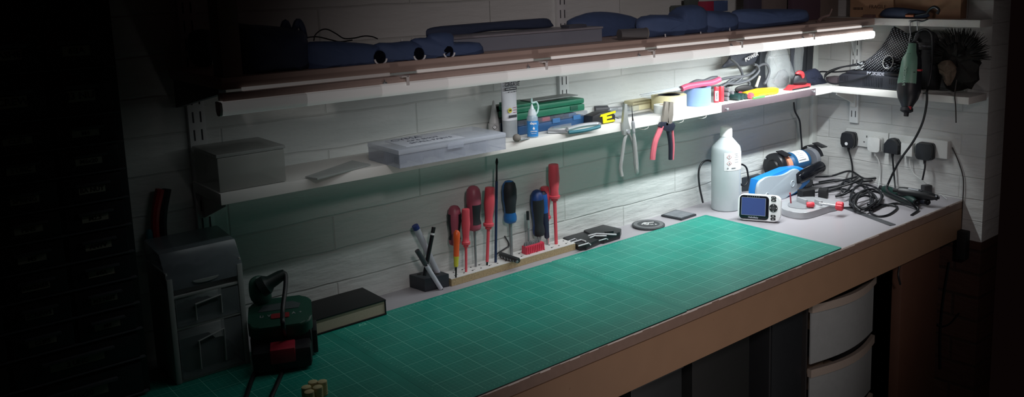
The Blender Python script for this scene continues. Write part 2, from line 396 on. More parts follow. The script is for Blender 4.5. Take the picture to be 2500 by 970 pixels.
def cutting_mat(x1, z, label, dx=.0, dy=0.):
    cx, cy = x1 - .3 + dx, YR - .225 + dy
    o = thing('cutting_mat', label, 'cutting mat', (cx, cy, z), 0, 'green cutting mats on the bench')
    def rr(r=.006, hx=.2998, hy=.225):
        P = []
        for sx_, sy_, a0 in ((1, 1, 0), (-1, 1, PI / 2), (-1, -1, PI), (1, -1, 3 * PI / 2)):
            for k in range(5): a = a0 + PI / 2 * k / 4; P.append((sx_ * (hx - r) + r * math.cos(a), sy_ * (hy - r) + r * math.sin(a)))
        return P
    M = FR((cx, cy, z))
    mb = MB(M); mb.prism(rr(), 0, .0022); build('black_core', mb, mbk, o)
    mb = MB(M); mb.prism(rr(), .0022, .003); build('green_face', mb, mg, o)
    mb = MB(M); 
    for i in range(0, 43, 1): mb.text(str(i), .0048 if i % 5 else .006, FR((-.2855, -.2100 + i * .01, .00302), PI / 2 * 0), ex=.00004)
    for i in range(0, 57, 1): mb.text(str(i), .0048 if i % 5 else .006, FR((-.280 + i * .01, .2155, .00302)), ex=.00004); mb.text(str(i), .0048, FR((-.280 + i * .01, -.2155, .00302)), ex=.00004)
    mb.text('A2', .016, FR((-.235, .196, .00302)), ex=.00004, bold=True)
    sn = build('scale_numbers', mb, mtx, o, flat=True)
    return o
cutting_mat(SR, .0002, 'green gridded cutting mat nearest the corner, beside the baby monitor')
cutting_mat(SR - .6, .0002, 'middle green gridded cutting mat, below the screwdriver rack', dy=-.0015)
cutting_mat(SR - 1.2, .0002, 'leftmost green gridded cutting mat, under the plastic drawers and charger', dy=.0005)
# ================================================================ helpers for shapes
UPX = Euler((PI / 2, 0, 0)).to_matrix().to_4x4()          # flat outline (x, y) -> standing outline (x, z), thickness towards the viewer
def rrect(w, h, r, n=4, cx=0., cy=0.):
    P = []
    for sx_, sy_, a0 in ((1, 1, 0), (-1, 1, 90), (-1, -1, 180), (1, -1, 270)):
        for k in range(n + 1): a = math.radians(a0 + 90 * k / n); P.append((cx + sx_ * (w / 2 - r) + r * math.cos(a), cy + sy_ * (h / 2 - r) + r * math.sin(a)))
    return P
def blob(mb, pts, dr, d, back=1., n=4, sm=3, jit=0., power=1.):
    """inflated shape whose outline is the closed loop pts; dr = direction towards the viewer, d = half thickness"""
    P = smooth(pts, sm, True) if sm > 1 else [V(p) for p in pts]; c = sum(P, V()) / len(P); dr = V(dr).normalized(); R = []
    for side in (-1, 1):
        rr = []
        for i in range(n):
            t = i / n * PI / 2; k = math.cos(t) ** power; off = dr * (d * math.sin(t) * (1 if side > 0 else -back))
            rr.append([c + (p - c) * k + off + V((random.uniform(-jit, jit), random.uniform(-jit, jit), random.uniform(-jit, jit))) * (1 if i else 0) for p in P])
        rr.append([c + (p - c) * .02 + dr * (d * (1 if side > 0 else -back)) for p in P])
        R = rr[::-1][:-1] + R if side < 0 else R + rr
    mb.rings(R); return mb
def pts_y(y, *q): return [Wy(a, b, y) for a, b in q]
def pts_x(x, *q): return [Xx(a, b, x) for a, b in q]
def pts_b(*q): return [B(a, b, c) for a, b, c in q]
VIEW = -CF

# ================================================================ solvent bottle
P = B(1772, 509); Ht = Wy(1772, 309, P.y).z; r = S(P, 35.5)
bt = thing('solvent_bottle', 'tall translucent white bottle with a white screw cap, standing behind the baby monitor', 'bottle', P)
T = P + V((0, 0, Ht))
zs = lambda py: (Wy(1772, py, P.y).z) / Ht
pl = mat('translucent_bottle', 'c9d3d6', .35, alpha=.85, noise=.03)
mb = MB(); mb.lathe([(0, r * .90), (.006, r * .98), (.015, r), (zs(372), r), (zs(362), r * .985), (zs(356), r * .93), (zs(336), r * .44), (zs(333), r * .40), (zs(330), r * .36)], P, T, 40); build('body', mb, pl, bt, ang=50)
mb = MB(); mb.lathe([(.008, r * .93), (zs(432), r * .94)], P, T, 36); build('liquid', mb, mat('clear_solvent', 'b9c2c2', .2, noise=.02), bt, ang=50)
mb = MB(); mb.lathe([(zs(334), r * .38), (zs(332), r * .42), (zs(312), r * .40), (zs(310), r * .38), (1, r * .34)], P, T, 32); build('cap', mb, mat('cap_white', 'f0f3f3', .4), bt)
d2 = V((CAM.x - P.x, CAM.y - P.y, 0)).normalized(); lr = r + .0006
z0, z1 = zs(410), zs(367)
mb = MB(); mb.lathe([(z0, lr), (z1, lr)], P, T, 14, math.radians(-7), math.radians(86), up=d2); lab = build('label', mb, paper, bt)
d = (T - P).normalized(); side = d.cross(d2)
def on_bottle(mb, deg, py, fn):
    a = math.radians(deg); n = d2 * math.cos(a) + side * math.sin(a); t = d.cross(n); p = P + n * (lr + .0004); p.z = Wy(1772, py, P.y).z
    fn(Matrix(((t.x, d.x, n.x, p.x), (t.y, d.y, n.y, p.y), (t.z, d.z, n.z, p.z), (0, 0, 0, 1))))
mr = mat('hazard_red', 'b04a44', .6)
for py, s_ in ((377, '!'), (392, '^')):
    mb = MB(); on_bottle(mb, 12, py, lambda M: (mb.prism([(0, .0075), (-.0075, 0), (0, -.0075), (.0075, 0)], 0, .0001, M))); build('hazard_diamond', mb, mr, lab, flat=True)
    mb = MB(); on_bottle(mb, 12, py, lambda M: (mb.prism([(0, .0062), (-.0062, 0), (0, -.0062), (.0062, 0)], 0.0001, .0002, M))); mb.m(1)
    if s_ == '!': on_bottle(mb, 12, py, lambda M: mb.text('!', .011, M @ FR((0, 0, .0003)), bold=True))
    else: on_bottle(mb, 12, py, lambda M: mb.lathe([(0, .0028), (1, .0001)], M @ V((0, -.003, .0003)), M @ V((0, .004, .0003)), 10, sc_=(1, .1)))
    build('hazard_face', mb, [paper, ink], lab, flat=True)
mb = MB(); on_bottle(mb, 12, 404, lambda M: (mb.text('O', .006, M @ FR((-.004, 0, .0002)), bold=True)))
on_bottle(mb, 30, 404, lambda M: mb.text('HEXEAL', .0042, M @ FR((0, 0, .0002)), bold=True))
for k, py in enumerate((370, 374, 378, 384, 390)): on_bottle(mb, 44, py, lambda M: mb.box((0, 0, .0001), (.016 if k != 1 else .010, .0006, .0001), M=M))
build('print', mb, mat('label_print_grey', '55585c', .7), lab, flat=True)

# ================================================================ baby monitor
a = B(1801, 538); b = B(1905, 546); dv = (b - a); L_ = dv.length; rz = math.atan2(dv.y, dv.x); h_ = S(a, 62.5)
mon = thing('baby_monitor', 'white handheld baby monitor with a dark blue screen, standing on the bench', 'monitor', (a + b) / 2, rz)
M = FR((a + b) / 2, rz) @ FR((0, 0, .0036), rx=math.radians(-9)) @ UPX
cw, ch = L_ * 1.0, h_
mb = MB(M); mb.prism(rrect(cw, ch, .016, 6, 0, ch / 2), -.02, .004, bev=.004, seg=3); build('body', mb, mat('monitor_white', 'f2f4f5', .35, noise=.02), mon)
k = cw / 108.                                                   # photo pixels to metres on its face
mx_ = lambda px: (px - 1852) * k
mb = MB(M); mb.prism(rrect(74 * k, 61 * k, .010, 6, mx_(1839.5), ch / 2), .004, .0052, bev=.0004); bez = build('bezel', mb, mat('bezel_gloss', '14151c', .15, noise=.02), mon)
mb = MB(M); mb.prism(rrect(61 * k, 45 * k, .001, 2, mx_(1838), ch / 2 + 2.5 * k), .0052, .0055); build('screen', mb, mat('screen_blue', '46578f', .2, noise=.03), bez)
mb = MB(M)
for q in [(-30.5, 0, .8, 45), (30.5, 0, .8, 45), (0, 22.5, 61, .8), (0, -22.5, 61, .8)]: mb.box((mx_(1838) + q[0] * k, ch / 2 + 2.5 * k + q[1] * k, .0056), (q[2] * k, q[3] * k, .0003))
build('screen_frame', mb, mat('frame_grey', '9aa0ac', .4), bez, flat=True)
mb = MB(M); mb.text('HelloBaby', 6.2 * k, FR((mx_(1838), ch / 2 - 25.5 * k, .0053)), align='CENTER', bold=True); build('brand_lettering', mb, mat('silver_lettering', 'a9acb8', .4), bez, flat=True)
mb = MB(M)
for i in range(6): mb.cyl((mx_(1823 + i * 5.6), ch / 2 + 28 * k, .0050), (mx_(1823 + i * 5.6), ch / 2 + 28 * k, .0056), 1.0 * k, seg=8)
build('led_row', mb, mat('led_grey', '7f8a8a', .4), bez, flat=True)
for py, t in ((31, 'o ='), (23.5, 'a+'), (-20, 'A'), (-28, 'o')):
    mb = MB(M); mb.prism(rrect(13 * k, 6 * k, 2.8 * k, 4, mx_(1888), ch / 2 + py * k * .93), .004, .0058, bev=.0004); bb = build('button', mb, mat('button_black', '2a2c2e', .4), mon)
    mb = MB(M); mb.text(t, 5 * k, FR((mx_(1888), ch / 2 + py * k * .93, .0059)), bold=True); build('icon', mb, paper, bb, flat=True)
mb = MB(M); c_ = (mx_(1888), ch / 2 + 2 * k); mb.cyl((c_[0], c_[1], .004), (c_[0], c_[1], .0058), 10.5 * k, seg=28); dp = build('round_button', mb, mat('button_black', '2a2c2e'), mon)
mb = MB(M); mb.cyl((c_[0], c_[1], .0058), (c_[0], c_[1], .0066), 5 * k, seg=20); build('centre_button', mb, mat('button_grey', '46484b', .4), dp)
mb = MB(M)
for q in range(4):
    a_ = q * PI / 2; mb.prism([(c_[0] + math.cos(a_ + e) * rr_ * k, c_[1] + math.sin(a_ + e) * rr_ * k) for e, rr_ in ((0, 9.3), (.22, 7.3), (-.22, 7.3))], .0058, .0061)
build('arrows', mb, paper, dp, flat=True)

# ================================================================ bench grinder
C0 = Wy(1934, 397, -.045); ax = V((1, -.10, .02)).normalized()
gr = thing('bench_grinder', 'small blue bench grinder with black wheel guards, in the corner behind the blue sander', 'grinder', (C0.x, C0.y, 0), 0)
R_ = S(C0, 26)
gb = mat('grinder_blue', '245a86', .38, noise=.06); gk = mat('guard_black', '1b1c20', .35, noise=.05)
def gp(t): return C0 + ax * t
mb = MB(); mb.lathe([(0, R_ * .72), (.05, R_ * .80), (.12, R_), (.88, R_), (.95, R_ * .9), (1, R_ * .8)], gp(-.034), gp(.064), 32); build('motor', mb, gb, gr)
mb = MB(); mb.span((C0.x - .02, C0.y - .025, .012), (C0.x + .055, C0.y + .025, C0.z - R_ * .5), .006); mb.span((C0.x - .03, C0.y - .04, 0.0005), (C0.x + .065, C0.y + .04, .014), .004); build('foot', mb, gk, gr)
mb = MB(); mb.lathe([(.25, R_ + .0006), (.78, R_ + .0006)], gp(-.034), gp(.064), 14, math.radians(-48), math.radians(42), up=V((-.25, -.6, .75))); lb = build('label', mb, paper, gr)
mb = MB()
up_ = V((-.25, -.6, .75)); up_ = (up_ - ax * up_.dot(ax)).normalized(); sd = ax.cross(up_)
for i in range(6):
    a_ = math.radians(30 - i * 12); n = up_ * math.cos(a_) + sd * math.sin(a_); t = -sd * math.cos(a_) + up_ * math.sin(a_)
    p = gp(.012) + n * (R_ + .0008)
    mb.box((0, 0, 0), (.034 if i in (0, 3) else .022, .0022 if i == 0 else .0009, .0002), M=Matrix(((ax.x, t.x, n.x, p.x), (ax.y, t.y, n.y, p.y), (ax.z, t.z, n.z, p.z), (0, 0, 0, 1))))
build('print', mb, mat('label_print_grey', '55585c'), lb, flat=True)
for side_, pos in ((-1, -.094), (1, .088)):
    Rg = R_ * 1.26; c = gp(pos)
    mb = MB(); mb.lathe([(0, .001), (0, Rg * .96), (.12, Rg), (.88, Rg), (1, Rg * .96), (1, Rg * .70), (.5, Rg * .68), (.5, .001)], c, c + ax * .022 * 1, 34, up=(0, -1, 0)) if side_ < 0 else mb.lathe([(0, Rg * .9), (.1, Rg), (.9, Rg), (1, Rg * .9), (1, Rg * .86), (.1, Rg * .88), (0, Rg * .9)], c, c + ax * .022, 22, math.radians(-95), math.radians(75), up=(0, 0, 1))
    g = build('wheel_guard', mb, gk, gr)
    mb = MB(); mb.lathe([(0, Rg * .55), (1, Rg * .48)], c - ax * .0005, c - ax * .006 if side_ < 0 else c + ax * .001, 26); (build if side_ < 0 else (lambda *a: mb.bm.free()))('guard_cap', mb, mat('guard_cap_dark', '0e0f12', .5), g)
    for a_ in ((.7, 2.4, 4.0) if side_ < 0 else (1.4,)):
        q = c + V((0, math.cos(a_), math.sin(a_))) * Rg * .86 - ax * .001; mb = MB(); mb.ell(q, (.0022, .0032, .0032)); build('screw', mb, chrome, g)
    c2 = c + ax * (.026 if side_ < 0 else -.018) + V((0, -.010, 0)); mb = MB(); mb.lathe([(0, .001), (0, Rg * .80), (.08, Rg * .84), (.92, Rg * .84), (1, Rg * .8), (1, .001)], c2, c2 + ax * .020, 34)
    build('grinding_wheel', mb, mat('wheel_salmon', 'd29070', .85, noise=.08, scale=300, bump=.3) if side_ < 0 else mat('wheel_grey', '6d7076', .85, noise=.08, scale=300, bump=.3), gr)
    sh = c + ax * .012 + V((0, -.012, Rg * 1.02)); mb = MB(); mb.span((-.014, -.03, 0), (.016, .012, .003), .001, M=FR(sh + ax * .012, rz=-.1, rx=math.radians(14))); build('spark_shield', mb, gk, gr)

# ================================================================ blue belt sander lying in front of it
A_ = Wy(1852, 467, -.125); Bq = Wy(1972, 438, -.125); ax = (Bq - A_).normalized(); ln = (Bq - A_).length
bs = thing('blue_power_sander', 'bright blue hand sander with a pale grey side cover, lying in front of the grinder', 'sander', (A_.x, A_.y, 0))
yv = V((0, 1, 0)); yv = (yv - ax * yv.dot(ax)).normalized(); zv = ax.cross(yv); 
Ms = Matrix(((ax.x, yv.x, zv.x, A_.x), (ax.y, yv.y, zv.y, A_.y), (ax.z, yv.z, zv.z, A_.z), (0, 0, 0, 1)))
u = ln / 120
blue = mat('tool_blue', '1f86d8', .35, noise=.04); pg = mat('cover_pale_grey', 'a9b6bf', .4, noise=.03)
body = [(-2, -26), (-4, 0), (0, 18), (40, 22), (70, 26), (98, 25), (118, 17), (128, 6), (128, -6), (104, -18), (82, -24), (62, -31), (30, -34), (4, -36)]
mb = MB(Ms @ UPX); mb.prism([(x * u, y * u * .88) for x, y in body], -.034, -.001, bev=.007, seg=3); clampz(mb, .0008); build('body', mb, blue, bs)
cov = [(-5, -22), (-7, 2), (-2, 14), (18, 18), (45, 16), (62, 17), (80, 21), (92, 18), (100, 8), (101, -5), (84, -14), (62, -17), (50, -24), (25, -30), (2, -32)]
mb = MB(Ms @ UPX); cp = [(p.x, p.y) for p in smooth([V((x * u, y * u, 0)) for x, y in cov], 3, True)]; mb.prism(cp, -.002, .007, bev=.003, seg=3); cv = build('side_cover', clampz(mb, .001), pg, bs)
for x, y in ((16, -9), (77, 0)):
    mb = MB(Ms @ UPX); mb.lathe([(0, 5.5 * u), (1, 5 * u), (1, 3.9 * u), (.4, 3.7 * u), (.4, .0001)], (x * u, y * u, .0065), (x * u, y * u, .0082), 20); build('screw_boss', mb, pg, cv)
e0 = Wy(1954, 433, -.135); e1 = Wy(2004, 407, -.135)
mb = MB(); mb.lathe([(0, .016), (.1, .0195), (.9, .0200), (1, .0185)], e0 - (e1 - e0) * .15, e1, 32, sc_=(1, 1)); build('dust_port', mb, mat('gloss_black', '0c0e14', .12, noise=.02), bs)
mb = MB(); mb.cyl(Ms @ V((118 * u, .02, -8 * u)), Ms @ V((140 * u, .02, -10 * u)), .018, .013, 22); build('switch_collar', mb, mat('collar_grey', '565c60', .5), bs)
mb = MB(Ms @ UPX); mb.prism([(0, -30 * u), (100 * u, -22 * u), (96 * u, -40 * u), (12 * u, -36 * u)], -.042, -.006, bev=.003); clampz(mb, .0006); build('sanding_base', mb, rubber, bs)
# dark grey carton behind the bottle
M_, l_, h_, rz = stand((1802, 470), (1862, 462), (1802, 436)); mb = MB(M_); mb.span((-.0, 0, 0), (l_, .05, h_ * 1.02), .002)
tag(build('dark_case', mb, mat('case_dark', '2c3136', .5)), 'dark grey case on the bench between the bottle and the blue sander', 'case')

# ================================================================ small bench vice
vc = thing('mini_vice', 'small aluminium vice with red screw knobs, lying beside the baby monitor', 'vice', B(1970, 512))
al = mat('cast_aluminium', 'b2b4b7', .35, .3, noise=.08)
zt = .020
out = [B(*q, zt) for q in ((1908, 508), (1925, 515), (1955, 520), (1985, 516), (2022, 504), (2048, 497), (2030, 489), (1985, 480), (1935, 484), (1908, 494))]
mb = MB(); mb.prism([(p.x, p.y) for p in smooth(out, 3, True)], .0005, zt, bev=.002); build('base', mb, al, vc)
inn = [B(*q, zt) for q in ((1925, 505), (1945, 510), (1968, 511), (1990, 505), (1985, 494), (1955, 489), (1928, 495))]
mb = MB(); mb.prism([(p.x, p.y) for p in smooth(inn, 3, True)], zt, zt + .002, bev=.0005); build('well', mb, mat('vice_well_grey', '8d9195', .4, .2), vc)
for q, hh in (((1958, 497), .016), ((1998, 500), .014)):
    p = B(*q, zt); mb = MB(FR(p, rz=-.35)); mb.box((0, 0, hh / 2), (.008, .045 if hh > .015 else .03, hh), .001); build('jaw', mb, al, vc)
p0 = B(1972, 500, zt + .010); p1 = B(1988, 500, zt + .010); mb = MB(); mb.lathe([(0, .006), (.2, .0085), (.8, .0085), (1, .006)], p0 - (p1 - p0) * .2, p1, 12); build('clamp_knob', mb, mat('knob_red', 'd8404c', .4), vc)
p0 = B(2000, 497, zt + .012); p1 = B(2044, 503, zt + .010); mb = MB(); mb.cyl(p0, p1, .0034, seg=12); build('screw_rod', mb, chrome, vc)
dd = (p1 - p0).normalized(); mb = MB(); n = 24; x, y, _ = basis(dd)
R = [[p1 + dd * t + (x * math.cos(2 * PI * k / n) + y * math.sin(2 * PI * k / n)) * (rr * (1 + (.07 if k % 2 else -.03))) for k in range(n)] for t, rr in ((-.004, .0095), (0, .0125), (.014, .0125), (.017, .0105))]
mb.rings(R); build('red_knob', mb, mat('knob_red', 'd8404c'), vc, ang=20)
mb = MB(); q0 = B(1931, 497, zt + .001); mb.tube([q0, q0 + V((-.003, 0, .02)), q0 + V((-.006, 0, .034))], .0022, sm=3); build('red_lever', mb, mat('lever_red', '9d2c3a', .5), vc)

# ================================================================ steel rule, flat on the bench by the edge
q = [B(2056, 508, .0005), B(2082, 511, .0005), B(2187, 549, .0005), B(2172, 552, .0005)]
mb = MB(); mb.prism([(p.x, p.y) for p in q], .0003, .0018); tag(build('steel_rule', mb, mat('rule_grey', '6c6e72', .35, .7)), 'flat grey steel rule on the bench, reaching towards the front edge from the red knob', 'ruler')
q = [B(2185, 549, .0004), B(2205, 548, .0004), B(2196, 553, .0004)]

# ================================================================ cables on the bench
cab = mat('cable_black', '16181c', .42, noise=.05)
def cable(name, label, r, *q, m=cab, cat='cable', **k):
    mb = MB(); mb.tube(q, r, seg=8, sm=6); return tag(build(name, mb, m, ang=80), label, cat, **k)
cable('power_cable', 'black cable arching over the bench behind the solvent bottle', .0030, *pts_y(-.02, (1716, 495), (1707, 450), (1707, 412), (1722, 393), (1745, 398), (1770, 420)))
cable('power_cable', 'black cable loop between the solvent bottle and the dark case', .0030, *pts_y(-.02, (1800, 405), (1812, 402), (1823, 412), (1826, 440), (1815, 455), (1800, 440)))
cable('grinder_cable', 'black cable dropping from the lower shelf down to the grinder', .0030, *pts_y(-.02, (1938, 250), (1941, 272), (1952, 295), (1955, 325), (1957, 350), (1958, 372)))
cable('white_cable', 'thin white cable hanging down the corner beside the grinder', .0028, *pts_y(.000, (1980, 243), (1982, 300), (1992, 340), (1996, 365), (2000, 385)), m=mat('cable_white', 'c9cdcb', .5))
pile = [
 [(1990, 432, .015), (2030, 430, .03), (2075, 418, .03), (2110, 436, .02), (2150, 434, .02), (2130, 441, .01), (2090, 445, .006)],
 [(1985, 452, .02), (2020, 445, .025), (2060, 440, .03), (2095, 432, .035), (2075, 446, .03), (2040, 455, .015), (2000, 462, .01)],
 [(1990, 470, .01), (2030, 462, .02), (2080, 448, .04), (2105, 438, .045), (2095, 455, .03), (2060, 475, .01), (2040, 480, .006)],
 [(2000, 445, .01), (2040, 440, .012), (2090, 446, .02), (2120, 470, .03), (2126, 495, .015), (2120, 512, .006)],
 [(2075, 500, .006), (2080, 470, .025), (2100, 452, .03), (2130, 455, .02), (2150, 470, .012), (2148, 495, .006), (2110, 512, .006), (2080, 505, .006)],
 [(2085, 505, .01), (2075, 490, .02), (2095, 472, .03), (2135, 468, .025), (2155, 480, .012), (2130, 500, .01), (2100, 508, .012), (2085, 492, .02), (2110, 478, .03), (2140, 485, .02)],
 [(2095, 512, .008), (2120, 505, .02), (2140, 488, .025), (2125, 470, .03), (2098, 480, .03), (2090, 500, .018), (2112, 512, .01)],
 [(2122, 512, .006), (2128, 522, .004), (2150, 529, .003), (2175, 522, .003), (2190, 505, .004), (2150, 500, .006), (2130, 510, .006)],
 [(2130, 514, .004), (2160, 502, .004), (2195, 497, .004), (2235, 505, .01), (2241, 514, .004), (2225, 526, .002)],
 [(2050, 508, .003), (2085, 507, .003), (2100, 505, .004)],
 [(2088, 515, .008), (2078, 480, .02), (2092, 455, .035), (2118, 458, .03), (2132, 485, .02), (2118, 512, .012), (2095, 505, .02)],
 [(2100, 515, .012), (2085, 498, .025), (2100, 470, .035), (2130, 462, .03), (2152, 476, .02), (2142, 500, .015), (2118, 500, .02)],
 [(2010, 470, .004), (2060, 462, .008), (2090, 476, .01), (2075, 490, .01)],
 [(2050, 452, .02), (2060, 470, .03), (2080, 450, .035), (2062, 444, .03), (2045, 462, .02)]]
names_ = ['top arching strand', 'strand by the sander', 'strand looping forward', 'strand falling towards the tools', 'wide ring of the heap', 'double ring of the heap', 'tight ring of the heap', 'flat loop nearest the bench edge', 'strand under the dark tools', 'short strand behind the red knob', 'strand lying on the bench', 'small upright ring', 'extra ring', 'extra ring']
hp = thing('cable_heap', 'tangled heap of black power cables on the bench between the sander and the rotary tools', 'cable', B(2100, 490))
for n_, q in zip(names_, pile):
    mb = MB(); mb.tube(pts_b(*q), .0034, seg=8, sm=6); clampz(mb, .0002); build('strand', mb, cab, hp, ang=80)
# a dark plug and adaptor in the heap
p = B(2010, 475, .012); mb = MB(FR(p, .4)); mb.box((0, 0, .004), (.034, .028, .03), .005); tag(build('mains_plug', mb, rubber), 'black mains plug lying among the cables behind the vice', 'plug')
p = B(1968, 478, .010); mb = MB(FR(p, -.3)); mb.box((0, 0, .006), (.05, .03, .03), .006); tag(build('power_adaptor', mb, rubber), 'black adaptor block lying under the right end of the blue sander', 'adaptor')

# ================================================================ three dark rotary tools lying at the right end of the bench
def lying(name, label, q0, q1, z0, z1, rad, m1, prof, parts=()):
    p0 = B(*q0, z0); p1 = B(*q1, z1); o = thing(name, label, 'rotary tool', (p0.x, p0.y, 0), 0)
    mb = MB(); mb.lathe([(t, rr * rad) for t, rr in prof], p0, p1, 24); build('body', mb, m1, o)
    mb = MB(); mb.lathe([(0, .45 * rad), (1, .3 * rad)], p0 + (p0 - p1) * .12, p0, 14); build('cable_boot', mb, rubber, o)
    mb = MB(); mb.lathe([(0, .55 * rad), (.5, .6 * rad), (.5, .3 * rad), (1, .3 * rad)], p1, p1 + (p1 - p0) * .1, 16); build('collet', mb, dsteel, o)
    d = (p1 - p0); up = V((-.3, -.4, .8)); up = (up - d.normalized() * up.dot(d.normalized())).normalized(); sd_ = d.normalized().cross(up)
    c = p0.lerp(p1, .42) + up * rad * .97; dn = d.normalized()
    mb = MB(Matrix(((dn.x, sd_.x, up.x, c.x), (dn.y, sd_.y, up.y, c.y), (dn.z, sd_.z, up.z, c.z), (0, 0, 0, 1)))); mb.box((0, 0, 0), (.030, .007, .002), .0006); build('badge', mb, mat('badge_grey', '8d9297', .4), o)
    c = p0.lerp(p1, .62) + up * rad * .96; mb = MB(Matrix(((dn.x, sd_.x, up.x, c.x), (dn.y, sd_.y, up.y, c.y), (dn.z, sd_.z, up.z, c.z), (0, 0, 0, 1)))); mb.cyl((0, 0, -.001), (0, 0, .002), .004, seg=14); build('switch', mb, mat('switch_dark', '33363a', .3), o)
    return o
pf = [(0, .5), (.03, .8), (.15, .95), (.35, 1), (.62, 1.0), (.8, .85), (.92, .72), (1, .5)]
lying('rotary_tool', 'dark green rotary tool lying on the bench, nearest of the three to the cable heap', (2158, 462), (2235, 494), .0172, .0170, .0165, mat('tool_dark_green', '16302b', .4), pf)
lying('rotary_tool', 'slate grey rotary tool lying between the green one and the uppermost one', (2196, 470), (2262, 493), .0165, .0160, .0155, mat('tool_slate', '2b2f3a', .45), pf)
lying('rotary_tool', 'black rotary tool lying on top of the other two, by the bench end', (2192, 466), (2284, 482), .038, .032, .0155, mat('tool_black', '1a1d1f', .4), pf)
p = B(2262, 460, .02); mb = MB(FR(p, -.5)); mb.box((0, 0, -.004), (.03, .02, .03), .004); tag(build('dark_block', mb, mat('block_grey', '37373a', .6)), 'small dark grey block standing behind the rotary tools', 'block')

# ================================================================ mains sockets on the short wall
ZK0, ZK1 = .1225, .1789
sk = mat('socket_white', 'cfd2d0', .35, noise=.02); hole = mat('pin_hole', '0c0c0e', .8)
def socket(px0, px1, d, label, holes=()):
    y0 = Xx(px0, 335, 0).y; y1 = Xx(px1, 345, 0).y
    o = thing('wall_socket', label, 'wall socket', (0, (y0 + y1) / 2, ZK0), 0, 'mains sockets on the short wall')
    mb = MB(); mb.span((-.0002, y0, ZK0), (-d, y1, ZK1), .003); build('face_plate', mb, sk, o)
    for px, py in holes:
        c = Xx(px, py, -d); mb = MB()
        for dy, dz, w, hh in ((0, .010, .003, .007), (-.009, -.009, .005, .003), (.009, -.009, .005, .003)): mb.box((-d, c.y + dy, c.z + dz), (.0012, w, hh))
        build('pin_holes', mb, hole, o, flat=True)
    return o
socket(2069, 2172, .010, 'white double wall socket nearest the corner, holding a black and a white plug', ((2116, 341),))
socket(2174, 2240, .010, 'middle white wall socket with an angular black plug')
socket(2243, 2322, .022, 'raised white wall socket box farthest from the corner')
def plug(px, py, w, h, m, label, depth=.028, shape='round', dot=False, d0=.010, cable_to=None, cm=cab, cr_=.0030):
    c = Xx(px, py, -d0); hw = S(c, w) / 2 * 1.02; hh = S(c, h) / 2
    o = thing('mains_plug', label, 'plug', (-d0, c.y, c.z), 0)
    if shape == 'round': poly = rrect(2 * hw, 2 * hh, hw * .38, 5)
    elif shape == 'flare': poly = [(-hw * .7, -hh), (hw * .7, -hh), (hw * .95, -hh * .6), (hw, hh * .1), (hw * .82, hh * .85), (hw * .6, hh), (-hw * .6, hh), (-hw * .82, hh * .85), (-hw, hh * .1), (-hw * .95, -hh * .6)]
    else: poly = [(-hw, -hh), (hw, -hh), (hw, hh * .2), (hw * .5, hh * .9), (0, hh), (-hw * .5, hh * .9), (-hw, hh * .2)]
    Mp = Matrix(((0, 0, -1, -d0), (1, 0, 0, c.y), (0, 1, 0, c.z), (0, 0, 0, 1)))
    mb = MB(Mp); mb.prism(poly, .0003, depth * .45, bev=0); mb.prism([(x * .96, y * .96) for x, y in poly], depth * .45, depth, bev=.003, seg=3); build('body', mb, m, o)
    mb = MB(); mb.lathe([(0, .0055), (1, .0035)], (-d0 - depth * .5, c.y, c.z - hh * .98), (-d0 - depth * .5, c.y, c.z - hh * .98 - .014), 12); build('cable_grip', mb, m, o)
    if dot: mb = MB(); q = c + V((-depth, .001, -hh * .45)); mb.cyl(q, q + V((-.001, 0, 0)), .0055, seg=18); build('white_dot', mb, paper, o)
    if cable_to:
        mb = MB(); mb.tube([V((-d0 - depth * .5, c.y, c.z - hh - .008))] + cable_to, cr_, sm=6); build('cable', mb, cm, o, ang=80)
    return o
pbm = mat('plug_black', '1c1e22', .4)
plug(2078, 340, 37, 38, pbm, 'black plug with a white dot, in the socket nearest the corner', shape='flare', dot=True, cable_to=[Xx(2080, 400, -.022), Xx(2081, 428, -.025), B(2078, 445, .01)])
plug(2143, 351, 32, 37, mat('plug_white', 'cdd0ce', .4), 'white rounded plug in the wall socket, right of the free pin holes', cable_to=[Xx(2147, 400, -.018), Xx(2147, 440, -.018), B(2143, 465, .004)], cm=mat('cable_white', 'c9cdcb'), cr_=.002)
plug(2185, 355, 38, 38, pbm, 'angular black plug in the middle wall socket', shape='house', cable_to=[Xx(2182, 420, -.025), Xx(2184, 440, -.028), B(2186, 462, .03)])
plug(2264, 368, 40, 42, pbm, 'square black plug in the raised wall socket farthest from the corner', d0=.022, cable_to=[Xx(2258, 410, -.04), Xx(2252, 440, -.045)])
p = Xx(2226, 362, 0); mb = MB(); mb.box((-.018, p.y, p.z), (.036, .040, .044), .006); wp = tag(build('white_adaptor', mb, mat('plug_white', 'cdd0ce')), 'white plug-in adaptor between the angular and the square black plugs', 'adaptor')
cable('thin_white_cable', 'thin white cable trailing from the white adaptor down behind the rotary tools', .0014, *(pts_x(-.02, (2221, 385), (2222, 405), (2232, 425), (2250, 440)) + pts_b((2290, 470, .006), (2312, 487, .004))), m=mat('cable_white', 'c9cdcb'))
cable('hanging_cable', 'thick black cable sweeping down from the corner shelf to the rotary tools', .0036, *(pts_x(-.165, (2263, 225), (2262, 255), (2252, 300), (2230, 345), (2195, 395)) + pts_b((2168, 450, .04), (2166, 466, .034), (2185, 478, .034), (2215, 490, .03), (2240, 512, .004))))
cable('loose_cable', 'thin dark cable hanging from the right part of the corner shelf', .0018, *pts_x(-.135, (2336, 195), (2331, 230), (2333, 260), (2334, 300)), m=mat('cable_brown', '2b2422', .5))
